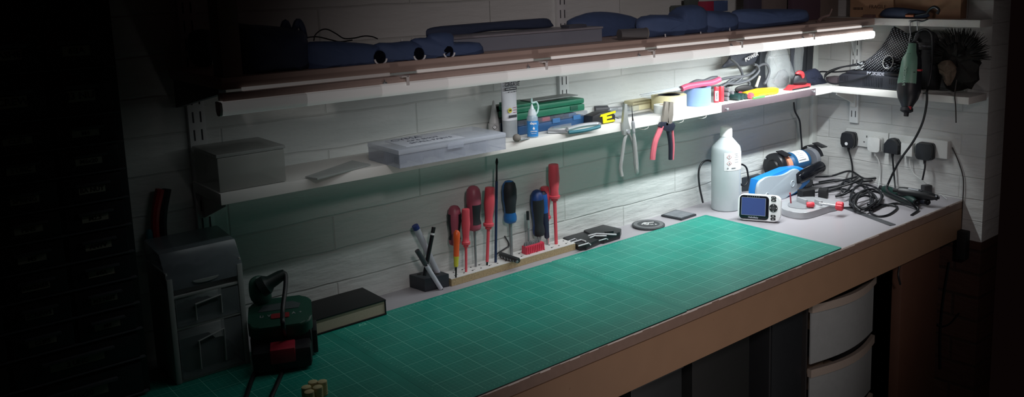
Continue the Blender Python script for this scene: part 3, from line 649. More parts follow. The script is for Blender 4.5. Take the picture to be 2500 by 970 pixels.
# ================================================================ flat things on the bench behind the mats
q = [B(*p, .0005) for p in ((1614, 529), (1664, 539), (1700, 527), (1650, 516))]
M_ = None
o = thing('sharpening_plate', 'dark square plate on the bench, between the round disc and the white bottle', 'plate', (q[0] + q[2]) / 2)
mb = MB(); mb.prism([(p.x, p.y) for p in q], .0006, .006, bev=.001); build('plate', mb, mat('plate_dark', '2e3237', .35), o)
cc = (q[0] + q[2]) / 2; q2 = [cc + (p - cc) * .86 for p in q]; mb = MB(); mb.prism([(p.x, p.y) for p in q2], .0061, .0068); build('stone_face', mb, mat('stone_grey', '6b7076', .25, noise=.5, scale=40), o)
P = B(1580, 551, .001); r = .047; P.y = max(P.y, -.034)
P.y = -.034; P.x += 0
o = thing('cutting_disc', 'round dark grey disc with a pale ring and emblem, lying behind the right mat', 'disc', (P.x, P.y, .0005))
mb = MB(); mb.lathe([(0, r * .97), (.3, r), (.8, r), (1, r * .97)], (P.x, P.y, .0005), (P.x, P.y, .0065), 48); build('disc', mb, mat('disc_grey', '3c3f42', .6, noise=.25, scale=220), o)
mb = MB(); R = []
for rr, z in ((r * .90, .0066), (r * .90, .0069), (r * .68, .0069), (r * .68, .0066)): R.append([V((P.x + rr * math.cos(2 * PI * k / 48), P.y + rr * math.sin(2 * PI * k / 48), z)) for k in range(48)])
mb.rings(R, closed=True); build('pale_ring', mb, mat('ring_grey', '66696b', .6, noise=.2, scale=150), o)
mb = MB(); em = mat('emblem_pale', 'd0d3d2', .6)
Me = FR((P.x, P.y, .0066), -.75)
mb.M = Me; mb.tube([(-.020, -.006, 0), (-.010, .012, 0), (0, .004, 0), (-.004, -.008, 0), (-.012, -.002, 0), (-.002, .010, 0), (.016, .016, 0)], .0016, sm=5); mb.text('RMA R', .011, FR((.008, -.006, .0003)), bold=True); build('emblem', mb, em, o)

# hex key case
cs = thing('hex_key_case', 'open black plastic case of silver hex keys, behind the mats right of the tool rack', 'tool case', B(1440, 590))
bk = mat('case_black', '15171b', .4, noise=.1)
def slab(name, pix, z0, z1, m, par, bev=.003, z=0.):
    p = [B(*k, z) for k in pix]; mb = MB(); mb.prism([(k.x, k.y) for k in p], z0, z1, bev=bev); return build(name, mb, m, par)
h1 = slab('tray', ((1371, 592), (1413, 613), (1432, 612), (1466, 597), (1462, 585), (1412, 575)), .0005, .016, bk, cs)
h2 = slab('tray', ((1418, 575), (1455, 596), (1475, 596), (1514, 584), (1517, 575), (1460, 562)), .0005, .020, bk, cs)
hk = mat('key_steel', 'd2d5d8', .35, .2)
for g_, zz, ks in ((h1, .0185, (((1394, 593), (1419, 586), (1430, 590)), ((1412, 601), (1437, 594), (1442, 598)), ((1386, 590), (1404, 583), (1408, 585)))), (h2, .0225, (((1436, 576), (1456, 571), (1505, 573)), ((1440, 581), (1452, 576), (1481, 576)), ((1462, 588), (1480, 583), (1484, 585))))):
    for n_, k3 in enumerate(ks):
        mb = MB(); mb.tube([B(*p, zz) for p in k3], .0022 - .0004 * n_, seg=6, sm=0); build('hex_key', mb, hk, g_)
mb = MB(FR(B(1487, 568, .024), -.4)); mb.box((0, 0, 0), (.024, .008, .008), .001); build('latch', mb, bk, cs)

# ================================================================ drilled board with screwdrivers
bl, br_ = B(1103, 699), B(1405, 608)
zb = .0185
rack = thing('tool_rack_board', 'white chipboard strip with drilled holes, holding the screwdrivers', 'tool rack', ((bl.x + br_.x) / 2, -.04, 0))
yf = -.0475
xl, xr = Wy(1103, 699, yf).x, Wy(1405, 608, yf).x
yb = .006
mb = MB(); mb.span((xl, yf, .0004), (xr, yb, zb - .0012)); build('chipboard', mb, mat('chipboard', 'a08f6d', .8, noise=.5, scale=260, bump=.4), rack)
mb = MB(); mb.span((xl, yf, zb - .0012), (xr, yb, zb)); build('white_face', mb, mat('melamine_white', 'd3d2cf', .4, noise=.03), rack)
mb = MB()
for i in range(15):
    for j in range(2):
        x = xl + .02 + i * (xr - xl - .04) / 14 + j * .010; y = yf + .014 + j * .022; mb.lathe([(0, .0024), (1, .0024)], (x, y, zb), (x, y, zb + .0003), 10)
        if i % 2 == j: mb.box((x + .004, y + .002, zb + .0002), (.010, .0008, .0003), M=None)
build('holes', mb, mat('hole_dark', '2a2724', .9), rack, flat=True)

HS = {'vde': [(0, .30), (.02, .30), (.03, .62), (.09, .64), (.10, 1.02), (.16, 1.06), (.18, .82), (.30, .78), (.46, .95), (.62, 1.08), (.80, 1.0), (.94, .98), (.99, .92), (1, .75)],
      'fat': [(0, .40), (.03, .86), (.08, .98), (.16, .98), (.26, .82), (.40, .88), (.60, 1.06), (.80, 1.06), (.92, .92), (.98, .62), (1, .3)],
      'slim': [(0, .4), (.02, .62), (.15, .66), (.3, .8), (.55, .85), (.8, 1.), (.94, .95), (1, .5)]}
def screwdriver(name, label, bot, tp, hb, w, ws, hm, sm_, kind, tip=None, grip=None, y=None, group='screwdrivers in the rack', z0=None, cat='screwdriver'):
    """bot: pixel where the shaft meets the board, tp: top pixel, hb: pixel row where the handle begins, w / ws: widths in pixels"""
    z0 = zb if z0 is None else z0
    P0 = B(*bot, z0) if y is None else Wy(*bot, y)
    P0.z = z0; P1 = Wy(*tp, P0.y); f = (bot[1] - hb) / (bot[1] - tp[1]); H = P0.lerp(P1, f); r = S(H, w / 2); rs = S(H, ws / 2)
    o = thing(name, label, cat, P0, 0, group)
    mb = MB(); tl = 0.
    if tip: mb.lathe([(0, rs * .55), (1, rs * .62)], P0 + V((0, 0, .0002)), P0.lerp(H, .10), 12); build('tip', mb, tip, o); tl = .10
    mb = MB(); mb.lathe([(0, rs * (.95 if tip else .9)), (1, rs)], P0.lerp(H, tl) + V((0, 0, .0002)), P0.lerp(H, 1.0) + (P1 - H) * .02, 14); build('shaft', mb, sm_, o)
    mb = MB(); mb.lathe([(t, q * r) for t, q in HS[kind]], H, P1, 26); hd = build('handle', mb, hm, o, ang=50)
    if grip:
        gm, cols, t0, t1 = grip
        for a_ in cols:
            pr = [(t, max(.2, q) * r * 1.035) for t, q in HS[kind] if t0 <= t <= t1]
            pr = [(pr[0][0], pr[0][1] * .9)] + pr + [(pr[-1][0], pr[-1][1] * .9)]
            mb = MB(); mb.lathe(pr, H, P1, 12, math.radians(a_[0]), math.radians(a_[1]), up=(CAM.x - P0.x, CAM.y - P0.y, 0)); build('grip', mb, gm, hd)
    return o
pink = mat('handle_pink_red', 'a04e60', .45, noise=.06); gk_ = mat('grip_black', '1d2026', .65, noise=.2, scale=200)
screwdriver('screwdriver', 'short red and black screwdriver behind the small yellow and orange one', (1112, 668), (1109, 502), 603, 30, 5, pink, steel, 'fat', grip=(gk_, ((36, 130), (-130, -36)), .14, .82), y=-.004)
screwdriver('precision_screwdriver', 'small yellow and orange precision screwdriver at the left front of the rack', (1113, 678), (1115, 563), 652, 17, 4.5, mat('handle_orange', 'e8602c', .35), mat('blade_dark', '2c2c2c', .4, .8), 'slim', grip=(mat('handle_yellow', 'c9c13a', .5), ((-180, 180),), .0, .31))
screwdriver('insulated_screwdriver', 'coral red insulated screwdriver, second from the left and shortest of the coral ones', (1138, 664), (1137, 510), 606, 20, 6.5, redv, redv, 'vde')
screwdriver('screwdriver', 'tall pink and black screwdriver with a bare steel shaft, left part of the rack', (1162, 657), (1155, 454), 566, 34, 6, pink, steel, 'fat', grip=(gk_, ((-12, 135), (-135, -80)), .12, .74), y=-.016)
screwdriver('insulated_screwdriver', 'coral red insulated screwdriver with a bare black tip, left of the blue paint brush', (1189, 648), (1196, 457), 562, 25, 8, redv, redv, 'vde', tip=mat('blade_dark', '2c2c2c'))
screwdriver('screwdriver', 'large blue and black screwdriver with a thick shaft in the middle of the rack', (1249, 630), (1242, 441), 549, 33, 8.5, mat('handle_blue', '1f5f9f', .42), steel, 'fat', grip=(gk_, ((-48, 150),), .17, .99), y=-.004)
screwdriver('screwdriver', 'wide blue and black screwdriver behind the red bit holder', (1317, 604), (1310, 464), 578, 30, 12, mat('handle_blue_dark', '1f3c74', .45), mat('ferrule_grey', '8a8f92', .4), 'fat', grip=(gk_, ((-42, 150),), .0, .86), y=-.004)
screwdriver('screwdriver', 'slim blue and black screwdriver with a pink band, beside the wide blue one', (1337, 600), (1325, 467), 584, 20, 5, mat('grip_navy', '232742', .5), steel, 'slim', grip=(mat('handle_blue2', '2b5cab', .4), ((-180, 180),), .53, .95), y=-.006)
screwdriver('insulated_screwdriver', 'coral red insulated screwdriver half hidden behind the slim blue one', (1337, 592), (1330, 456), 540, 22, 6, redv, redv, 'vde', y=.000)
screwdriver('insulated_screwdriver', 'tallest coral red insulated screwdriver, at the right end of the rack', (1358, 596), (1351, 401), 492, 26, 9, redv, redv, 'vde')
# brush
P0 = B(1210, 641, zb); P1 = Wy(1213, 386, P0.y)
o = thing('paint_brush', 'thin dark blue artist brush standing bristles up in the middle of the rack', 'brush', P0)
mb = MB(); mb.cyl(P0 + V((0, 0, .0002)), P0.lerp(P1, .78), S(P0, 3.2), S(P0, 3.4), 12); build('handle', mb, mat('brush_blue', '1c2d4f', .35), o)
mb = MB(); mb.cyl(P0.lerp(P1, .78), P0.lerp(P1, .93), S(P0, 2.6), S(P0, 2.2), 12); build('ferrule', mb, dsteel, o)
mb = MB(); mb.lathe([(0, S(P0, 2)), (.4, S(P0, 3.6)), (.8, S(P0, 2.6)), (1, S(P0, .6))], P0.lerp(P1, .93), P1, 12); build('bristles', mb, mat('bristles_black', '0c0d10', .9), o)
# thin nut driver
P0 = B(1291, 606, zb); P0.y = -.012; P0 = V((Wy(1291, 600, -.012).x, -.012, zb)); P1 = Wy(1288, 516, P0.y)
o = thing('nut_driver', 'thin steel nut driver bit standing in the rack behind the red bit holder', 'bit driver', P0)
mb = MB(); mb.cyl(P0 + V((0, 0, .0002)), P0.lerp(P1, .58), S(P0, 2.6), seg=10); build('shaft', mb, steel, o)
mb = MB(); mb.cyl(P0.lerp(P1, .58), P0.lerp(P1, .78), S(P0, 4.2), seg=12); build('collar', mb, mat('collar_pale', '9fa3a3', .4, .5), o)
mb = MB(); mb.cyl(P0.lerp(P1, .78), P1, S(P0, 3.4), seg=6); build('socket_end', mb, dsteel, o)
# ratchet of sockets lying on the rack, with an L-shaped key
P0 = B(1222, 622, zb + .008); P1 = B(1266, 637, zb + .008)
o = thing('bit_rail', 'dark rail of steel bits lying on the rack, in front of the large blue screwdriver', 'bit set', (P0 + P1) / 2 - V((0, 0, .008)))
mb = MB(); mb.lathe([(0, .006), (.05, .0075), (.95, .0075), (1, .006)], P0, P1, 8); build('rail', mb, mat('rail_dark', '26282b', .5), o)
for i in range(6):
    c = P0.lerp(P1, .1 + i * .16) + V((-.003, -.004, -.001)); mb = MB(); mb.lathe([(0, .0038), (1, .0030)], c, c + V((-.003, -.005, -.001)), 8); build('bit', mb, steel, o)
a0 = B(1213, 620, zb + .004); a1 = Wy(1244, 600, a0.y); a2 = Wy(1240, 590, a0.y); a3 = Wy(1232, 577, a0.y)
mb = MB(); mb.tube([a0, a1.lerp(a0, .1), a1, a1.lerp(a2, .5), a2, a3], .0017, seg=6, sm=2); tag(build('hex_key', mb, mat('key_dark', '55585b', .3, .9)), 'bent steel hex key rising from the rack between brush and blue screwdriver', 'hex key')
# red bit holder
p0, p1 = B(1283, 622, zb), B(1340, 611, zb); d_ = (p1 - p0); rz = math.atan2(d_.y, d_.x); L2 = Wy(1340, 611, p0.y).x - p0.x
hb_ = thing('bit_holder', 'coral red plastic bit holder full of steel bits, on the rack', 'bit holder', p0)
Mh = FR((p0.x, p0.y, zb), 0); hh = .020; L2 = .060
mb = MB(Mh); mb.prism([(-.004, 0), (.016, 0), (.014, hh), (-.001, hh)], 0.0002, L2, Matrix(((0, 0, 1, 0), (1, 0, 0, 0), (0, 1, 0, 0), (0, 0, 0, 1))))
for i in range(10): mb.box((.003 + i * .0059, -.0040, hh * .5), (.0032, .0028, hh * .9), .0004)
build('holder', mb, mat('holder_red', 'cf3f55', .45), hb_)
for i in range(9):
    for j in range(2):
        c = V((.004 + i * .0056, .004 + j * .005, hh)); mb = MB(Mh); t_ = c + V((random.uniform(-.002, .002), random.uniform(-.001, .001), .008 + random.uniform(0, .006)))
        mb.lathe([(0, .0021), (.6, .0021), (.75, .0013), (1, .0012)], c - V((0, 0, .002)), t_, 6); build('bit', mb, steel, hb_)

# ================================================================ pen block, pencil and markers
q = [B(*k) for k in ((1001, 702), (1038, 714), (1097, 700), (1062, 688))]
ph = thing('pen_block', 'dark block pen holder on the bench left of the tool rack', 'pen holder', (q[0] + q[2]) / 2)
hz = .031
c = sum(q, V()) / 4; mb = MB(); mb.prism([(k.x, k.y) for k in q], .0004, hz, bev=.001); build('block', mb, mat('block_dark', '2b2f36', .45, noise=.3, scale=50), ph)
for s_ in (.25, .7):
    cc = q[0].lerp(q[2], s_); mb = MB(); mb.cyl((cc.x, cc.y, hz), (cc.x, cc.y, hz + .0003), .005, seg=14); build('hole', mb, mat('hole_dark', '2a2724'), ph)
def penn(name, label, b_, t_, y, w, cat, parts, zr=None):
    P0 = Wy(*b_, y); P1 = Wy(*t_, y)
    if zr: P0 = B(*b_, zr); P1 = Wy(*t_, y)
    r = S(P0, w / 2); o = thing(name, label, cat, P0)
    for nm, t0, t1, k0, k1, m in parts: mb = MB(); mb.cyl(P0.lerp(P1, t0), P0.lerp(P1, t1), r * k0, r * k1, 14); build(nm, mb, m, o)
ylow = -.030
wp_ = mat('marker_white', 'b9bcc6', .4); bcap = mat('marker_blue', '2c3a7a', .4)
penn('pencil', 'black pencil with white bands leaning in the pen block', (1036, 673), (1059, 555), ylow, 10, 'pencil', [('barrel', 0, .84, 1, 1, mat('pencil_black', '17171d', .35)), ('band', .84, .88, 1.02, 1.02, paper), ('eraser', .88, 1, 1, .98, black)])
penn('marker_pen', 'long white marker with a blue cap, leaning behind the pencil', (1072, 674), (1013, 551), ylow + .016, 15, 'marker', [('blue_tip', 0, .05, 1, 1.05, bcap), ('barrel', .05, .93, .95, 1.05, wp_), ('cap_end', .93, 1, 1.1, 1.05, bcap)])
penn('marker_pen', 'shorter white marker with a dark clip cap, resting across the pen block', (1078, 708), (1018, 612), -.046, 11, 'marker', [('black_end', 0, .03, .8, .85, black), ('barrel', .03, .62, 1, 1, wp_), ('cap', .62, .66, .5, .6, black), ('clip_cap', .66, 1, 1.15, 1.05, mat('cap_smoke', '3a3c42', .3))])

# ================================================================ black book
a_, b_ = Wy(768, 825, -.074), Wy(946, 775, -.074)
bx0, bx1 = B(770, 826).x, B(946, 775).x; yf = B(946, 775).y
yf = -.100; bx0 = Wy(768, 826, yf).x; bx1 = Wy(945, 776, yf).x; zt_ = .034
bk_ = thing('black_book', 'thick black covered book with cream pages, lying flat at the rear of the bench', 'book', ((bx0 + bx1) / 2, -.045, .003))
cv_ = mat('book_cover', '0a0a0d', .55, noise=.1, scale=90)
mb = MB(); mb.span((bx0 - .05, yf, .0036), (bx1, .004, .0066), .0008); mb.span((bx0 - .05, yf, zt_), (bx1, .004, zt_ + .003), .0008); mb.span((bx1 - .003, yf + .001, .005), (bx1, .0035, zt_ + .001), .0008); build('cover', mb, cv_, bk_)
mb = MB(); mb.span((bx0 - .048, yf + .003, .0066), (bx1 - .003, .002, zt_)); build('pages', mb, mat('page_cream', 'a9a08c', .8, noise=.1, scale=300), bk_)

# ================================================================ battery charger with battery
P = V((-2.004, -.140, .0034)); Mc = FR(P, -.42) @ Matrix.Scale(1.1, 4)
ch = thing('battery_charger', 'dark green and black battery charger with its battery, beside the plastic drawers', 'charger', P, -.42)
gd = mat('charger_green', '1d4a3c', .45, noise=.08); ck = mat('charger_black', '15161b', .5, noise=.2, scale=120, bump=.1)
mb = MB(Mc); mb.span((-.05, -.035, .0), (.05, .045, .055), .010); build('base', mb, ck, ch)
mb = MB(Mc @ FR((0, .005, .055), rx=math.radians(14))); mb.prism(rrect(.104, .085, .02, 5), 0, .026, bev=.006, seg=3); tp_ = build('top_housing', mb, gd, ch)
Mt = Mc @ FR((0, .005, .055), rx=math.radians(14))
mb = MB(Mt); mb.prism([(-.036, .004), (-.028, .022), (.020, .026), (.034, .016), (.030, .004)], .026, .0268); build('display_window', mb, mat('window_grey', '4c5456', .25), tp_)
mb = MB(Mt); mb.prism(rrect(.03, .014, .003, 3, 0, -.014), .026, .0275); build('red_button', mb, mat('button_red', '8c2a30', .4), tp_)
mb = MB(Mt)
for x, t in ((-.030, 'Li'), (-.018, 'V'), (.022, 'A'), (.033, '+')): mb.text(t, .009, FR((x, -.010, .0263)), bold=True)
build('symbols', mb, mat('symbol_grey', '8d9494', .5), tp_, flat=True)
mb = MB(Mc); mb.span((-.046, -.075, .003), (.048, -.030, .040), .009); bt_ = build('battery', mb, mat('battery_black', '17151b', .5, noise=.5, scale=160, bump=.2), ch)
mb = MB(Mc); mb.span((-.018, -.078, .018), (.022, -.040, .043), .003); build('release_button', mb, mat('release_red', 'a02838', .45), bt_)
mb = MB(Mc); mb.span((.05, -.02, .004), (.058, .03, .045), .002); build('side_rail', mb, ck, ch)
# white-socketed lead and plug standing on the charger
c0 = Wy(645, 700, -.11)
pg_ = thing('charger_plug', 'dark green plug with its cable, lying on the battery charger', 'plug', c0)
e0 = Wy(638, 716, -.12); 
mb = MB(); blob(mb, pts_y(-.10, (607, 700), (612, 682), (630, 673), (648, 678), (660, 700), (662, 738), (640, 748), (614, 735)), VIEW, .012); build('plug_body', mb, gd, pg_)
mb = MB(); mb.lathe([(0, .019), (.25, .019), (.4, .013), (.8, .011), (1, .008)], Wy(636, 704, -.118), Wy(696, 667, -.135), 22); build('plug_neck', mb, mat('plug_dark', '1b2a28', .5), pg_)
mb = MB(); mb.tube([Wy(690, 666, -.135), Wy(697, 672, -.14), Wy(697, 700, -.155), Wy(690, 760, -.19), Wy(692, 800, -.215), B(703, 850, .01), B(690, 905, .006), B(660, 975, .005)], .0042, sm=6); build('cable', mb, cab, pg_, ang=80)
cable('power_cable', 'black cable running forward over the mat from under the charger', .0042, *pts_b((660, 870, .012), (640, 885, .007), (618, 920, .007), (596, 985, .007)))

# ================================================================ five cream ear plugs
ep = mat('earplug_cream', 'cfc594', .7, noise=.06)
first = None
for n_, (px, py) in enumerate(((766, 965), (789, 964), (750, 978), (778, 978), (757, 990))):
    lb_ = ['back left cream foam plug of the cluster on the left mat', 'back right cream foam plug of the cluster on the left mat', 'middle left cream foam plug of the cluster on the left mat', 'middle right cream foam plug of the cluster on the left mat', 'frontmost cream foam plug of the cluster on the left mat'][n_]
    p = B(px, py, .0033)
    if first is None:
        mb = MB(); r = .0082; R = [(0, r * .95), (.04, r)]
        for k in range(5): R += [(.12 + k * .14, r), (.15 + k * .14, r * .955), (.19 + k * .14, r)]
        R += [(.93, r), (.98, r * .96), (1, r * .86)]
        mb.lathe(R, p, p + V((0, 0, .025)), 24); first = build('foam_plug', mb, ep); o = first; base = p.copy(); bl0 = o.location.copy()
    else:
        o = first.copy(); COL.objects.link(o); o.location = bl0 + (p - base)
    tag(o, lb_, 'foam plug', 'cream foam plugs on the left mat')

# ================================================================ clear plastic drawer tower
x0, x1 = Wy(432, 945, -.128).x, Wy(612, 888, -.128).x; yf = -.128; yb = -.012
zz = lambda py, px=600: Wy(px, py, yf).z
dt = thing('plastic_drawer_tower', 'translucent three-tier plastic drawer tower standing at the left end of the mats', 'drawer tower', ((x0 + x1) / 2, -.07, .0034))
cl = mat('clear_plastic', '9aa4a8', .25, alpha=.3, noise=.03); fr_ = mat('milky_plastic', 'b3b8b6', .4, alpha=.85, noise=.03)
zt0, zt1, zt2, zt3 = .0034, zz(765), zz(690), zz(640)
w_ = x1 - x0
mb = MB()
mb.span((x0, yf + .004, zt0), (x0 + .004, yb, zt3 + .01), .0015); mb.span((x1 - .004, yf + .004, zt0), (x1, yb, zt3 + .01), .0015)
for z in (zt0, zt1, zt2): mb.span((x0, yf + .001, z), (x1, yb, z + .005), .002)
mb.span((x0, yf - .001, zt0), (x0 + .010, yf + .006, zt3), .002); mb.span((x1 - .010, yf - .001, zt0), (x1, yf + .006, zt3), .002)
build('frame', mb, fr_, dt)
mb = MB(); mb.prism([(yf, zt3 - .022), (yf, zt3), (yf + .028, zt3 + .040), (yb, zt3 + .048), (yb, zt3 + .02)], x0 - .001, x1 + .001, Matrix(((0, 0, 1, 0), (1, 0, 0, 0), (0, 1, 0, 0), (0, 0, 0, 1))), bev=.003); lid = build('flip_lid', mb, mat('smoky_lid', '7f898f', .25, alpha=.62), dt)
mb = MB(); mb.prism([((x0 + x1) / 2 + (x1 - x0) * .17 * math.cos(t), zt3 - .012 - .006 * math.sin(t)) for t in [PI * k / 8 for k in range(9)]], .0, .002, Matrix(((1, 0, 0, 0), (0, 0, -1, yf), (0, 1, 0, 0), (0, 0, 0, 1)))); build('lid_catch', mb, fr_, lid)
for za, zb_ in ((zt0 + .006, zt1 - .002), (zt1 + .006, zt2 - .002)):
    mb = MB(); mb.span((x0 + .011, yf - .0005, za), (x1 - .011, yf + .0015, zb_), .0005); mb.span((x0 + .011, yf, za), (x0 + .013, yb - .01, zb_)); mb.span((x1 - .013, yf, za), (x1 - .011, yb - .01, zb_)); mb.span((x0 + .011, yf, za), (x1 - .011, yb - .01, za + .002))
    dr = build('drawer', mb, cl, dt)
    hgt = zb_ - za; mb = MB(); cxm = (x0 + x1) / 2; hw_ = w_ * .17
    mb.tube([(cxm - hw_, yf - .001, za + hgt * .12), (cxm - hw_, yf - .003, za + hgt * .72), (cxm + hw_, yf - .003, za + hgt * .84), (cxm + hw_, yf - .001, za + hgt * .15)], .0018, sm=0); build('handle_frame', mb, fr_, dr)
mb = MB(); blob(mb, [V((x0 + .03 + .05 * math.cos(t) * .8 + .03, yf + .05, zt1 + .022 + .011 * math.sin(t))) for t in [2 * PI * k / 10 for k in range(10)]], (0, -1, 0), .02, jit=.002); tag(build('cable_bundle', mb, mat('bundle_dark', '3a2226', .6)), 'dark red bundle inside the middle drawer of the plastic tower', 'bundle')
mb = MB(); mb.box(((x0 + x1) / 2 - .01, yf + .05, zt0 + .030), (.06, .05, .046), .004); tag(build('small_box', mb, mat('box_drab', '4b4a3e', .7)), 'drab box inside the bottom drawer of the plastic tower', 'box')
mb = MB(); mb.box((x1 - .034, yf + .05, zt0 + .022), (.03, .06, .030), .006); tag(build('red_bundle', mb, mat('bundle_wine', '4a2a33', .7)), 'wine red bundle inside the bottom drawer, at its right side', 'bundle')
mb = MB(); 
def crum(u, v): return V((x0 + .02 + u * .09, yf + .025 + v * .055, zt3 + .012 + .006 * math.sin(u * 9 + v * 5) + .004 * math.sin(v * 13)))
mb.grid(crum, 14, 10).solid(.0012); tag(build('plastic_bag', mb, mat('bag_grey', '7d848a', .3, noise=.2)), 'crumpled clear bag inside the lid of the plastic drawer tower', 'bag')

# ================================================================ dark parts cabinet on the far left
cx1 = -2.236; yfc = -.125; cx0 = -2.72
kc = thing('parts_cabinet', 'tall black parts cabinet with small labelled drawers, at the far left', 'cabinet', ((cx0 + cx1) / 2, -.06, .0034))
km = mat('cabinet_black', '1d1e22', .5, noise=.1); dm = mat('drawer_smoke', '26282d', .35, noise=.08)
mb = MB(); mb.span((cx0, yfc + .006, .0036), (cx1, .01, .80), .003); build('body', mb, km, kc)
rows = []
for i, (y0, y1, n) in enumerate(((952, 872, 1), (866, 800, 1), (795, 736, 2), (731, 672, 2), (667, 608, 2), (603, 541, 2), (536, 474, 2), (469, 405, 2), (400, 338, 2), (333, 272, 2), (262, 160, 2), (152, 60, 2))):
    z0_, z1_ = Wy(360, y0, yfc).z, Wy(360, y1, yfc).z
    rows.append((z0_, z1_, n))
lt = mat('drawer_label', '9b9788', .7); wr = mat('cabinet_lip', '4a4d52', .4)
codes = ['M6x20', '2 UNC', 'M4', 'CLIPS', 'M3 NUT', 'SCREWS', '6BA', 'WASHER', 'ANTV', 'M5', 'M2.5', 'PINS', 'BA NUT', 'SPRING']
ci = 0
for z0_, z1_, n in rows:
    ws_ = .19 if n == 1 else .093
    k = 0; x = cx1 - .010
    while x - ws_ > cx0:
        if z1_ < .02: break
        mb = MB(); mb.span((x - ws_ + .003, yfc, max(z0_, .006)), (x - .002, yfc + .05, z1_ - .003), .002); dr = build('drawer', mb, dm, kc)
        mb = MB(); mb.span((x - ws_ * .78, yfc - .008, z0_ + (z1_ - z0_) * .60), (x - ws_ * .22, yfc - .0002, z0_ + (z1_ - z0_) * .70), .0015); build('handle', mb, wr, dr)
        if k < (2 if n == 2 else 1):
            mb = MB(); mb.span((x - ws_ * .72, yfc - .0007, z0_ + (z1_ - z0_) * .30), (x - ws_ * .30, yfc - .0001, z0_ + (z1_ - z0_) * .55)); mb.m(1); mb.text(codes[ci % len(codes)], (z1_ - z0_) * .22, FR((x - ws_ * .51, yfc - .0009, z0_ + (z1_ - z0_) * .425)) @ UPX, bold=True); ci += 1
            build('label', mb, [lt, ink], dr, flat=True)
        x -= ws_ + .002; k += 1
    mb = MB(); mb.span((cx0, yfc - .003, z0_ - .003), (cx1 - .004, yfc + .02, z0_ - .0005), .001); build('ledge', mb, wr, kc)

# ================================================================ red and black pliers and a cyan tool behind the drawer tower
o = thing('pliers', 'long red and black handled pliers standing upright behind the plastic drawer tower', 'pliers', Wy(385, 615, .0))
for px0, px1, m in ((384, 391, redv), (402, 407, mat('grip_black', '1d2026'))):
    mb = MB(); yy = .0; mb.tube([Wy(px0 + 6, 625, yy), Wy(px0 - 4, 570, yy), Wy(px0 - 4, 520, yy), Wy(px1, 462, yy)], [.007, .0085], sm=5); build('handle', mb, mat('pliers_red', 'a02a30', .45) if m is redv else m, o)
mb = MB(); blob(mb, pts_y(.0, (380, 618), (395, 614), (410, 618), (408, 700), (382, 700)), VIEW, .005); build('jaws', mb, dsteel, o)
mb = MB(); a0, a1 = Wy(364, 560, .002), Wy(368, 640, .002); mb.lathe([(0, .004), (.1, .007), (.9, .007), (1, .005)], a0, a1, 14); tag(build('cyan_tool', mb, mat('cyan_plastic', '1a6d78', .5)), 'small cyan handle standing between the black cabinet and the pliers', 'tool')
# ================================================================ things on the lower shelf
Z = ZLT + .0004
def Bs(x, y, z=None): return B(x, y, Z if z is None else z)
milky = mat('milky_box', '98a0a4', .35, alpha=.55, noise=.03)
def boxy(name, label, cat, x0, x1, y0, y1, h, m, bev=.003, z=None, lidm=None, group=None):
    z = Z if z is None else z
    o = thing(name, label, cat, ((x0 + x1) / 2, (y0 + y1) / 2, z), 0, group)
    mb = MB(); mb.span((x0, y0, z), (x1, y1, z + h), bev); build('body', mb, m, o); return o
# milky tub at the left end
yf = -.135; x0, x1 = Wy(537, 474, yf).x, Wy(700, 440, yf).x; hh = Wy(536, 377, yf).z - Z
tb = thing('plastic_tub', 'milky square plastic tub at the left end of the lower shelf', 'tub', ((x0 + x1) / 2, -.09, Z))
mb = MB(); mb.span((x0, yf, Z), (x1, -.01, Z + hh * .9), .004); build('body', mb, mat('tub_milky', 'a6a9a4', .4, alpha=.6, noise=.03), tb)
mb = MB(); mb.span((x0 - .002, yf - .002, Z + hh * .9), (x1 + .002, -.008, Z + hh), .003); build('lid', mb, mat('tub_lid', 'a6aaa7', .35, alpha=.6), tb)
mb = MB(); mb.prism([(p.x, p.y) for p in (Bs(745, 436), Bs(775, 440), Bs(905, 405), Bs(860, 396))], Z, Z + .004, bev=.001); tag(build('flat_packet', mb, mat('packet_clear', 'a8adab', .3, alpha=.7)), 'flat clear packet lying on the lower shelf between the tub and the parts case', 'packet')

# clear parts case
a = Bs(976, 412); yf = a.y; x0 = a.x; x1 = Wy(1235, 362, yf).x; yb = yf + .125; hh = Wy(975, 367, yf).z - Z
pc = thing('parts_case', 'clear compartment case with a handwritten note on its lid, on the lower shelf', 'parts case', ((x0 + x1) / 2, (yf + yb) / 2, Z))
pcm = mat('case_clear', 'b9c1cf', .25, alpha=.35, noise=.03)
mb = MB(); mb.span((x0, yf, Z), (x1, yb, Z + .002), .001)
for q in (((x0, yf), (x1, yf + .0015)), ((x0, yb - .0015), (x1, yb)), ((x0, yf), (x0 + .0015, yb)), ((x1 - .0015, yf), (x1, yb))): mb.span((q[0][0], q[0][1], Z), (q[1][0], q[1][1], Z + hh * .72))
for i in range(1, 5): xx = x0 + (x1 - x0) * i / 5; mb.span((xx, yf + .002, Z + .001), (xx + .0012, yb - .002, Z + hh * .68))
mb.span((x0 + .002, (yf + yb) / 2, Z + .001), (x1 - .002, (yf + yb) / 2 + .0012, Z + hh * .68)); build('tray', mb, pcm, pc)
mb = MB(); mb.span((x0 - .0015, yf - .0015, Z + hh * .72), (x1 + .0015, yb + .0015, Z + hh), .003); ld = build('lid', mb, mat('case_lid_clear', 'c3cad6', .22, alpha=.52, noise=.03), pc)
mb = MB(); mb.span(((x0 + x1) / 2 - .02, yf - .004, Z + hh * .60), ((x0 + x1) / 2 + .02, yf - .0012, Z + hh * .9), .001); build('latch', mb, pcm, ld)
nx0, nx1 = x0 + .028, x0 + .170
mb = MB(); mb.span((nx0, yf + .018, Z + hh + .0001), (nx1, yf + .105, Z + hh + .0006)); nt_ = build('note', mb, mat('note_paper', 'b9bfc9', .7), ld)
mb = MB()
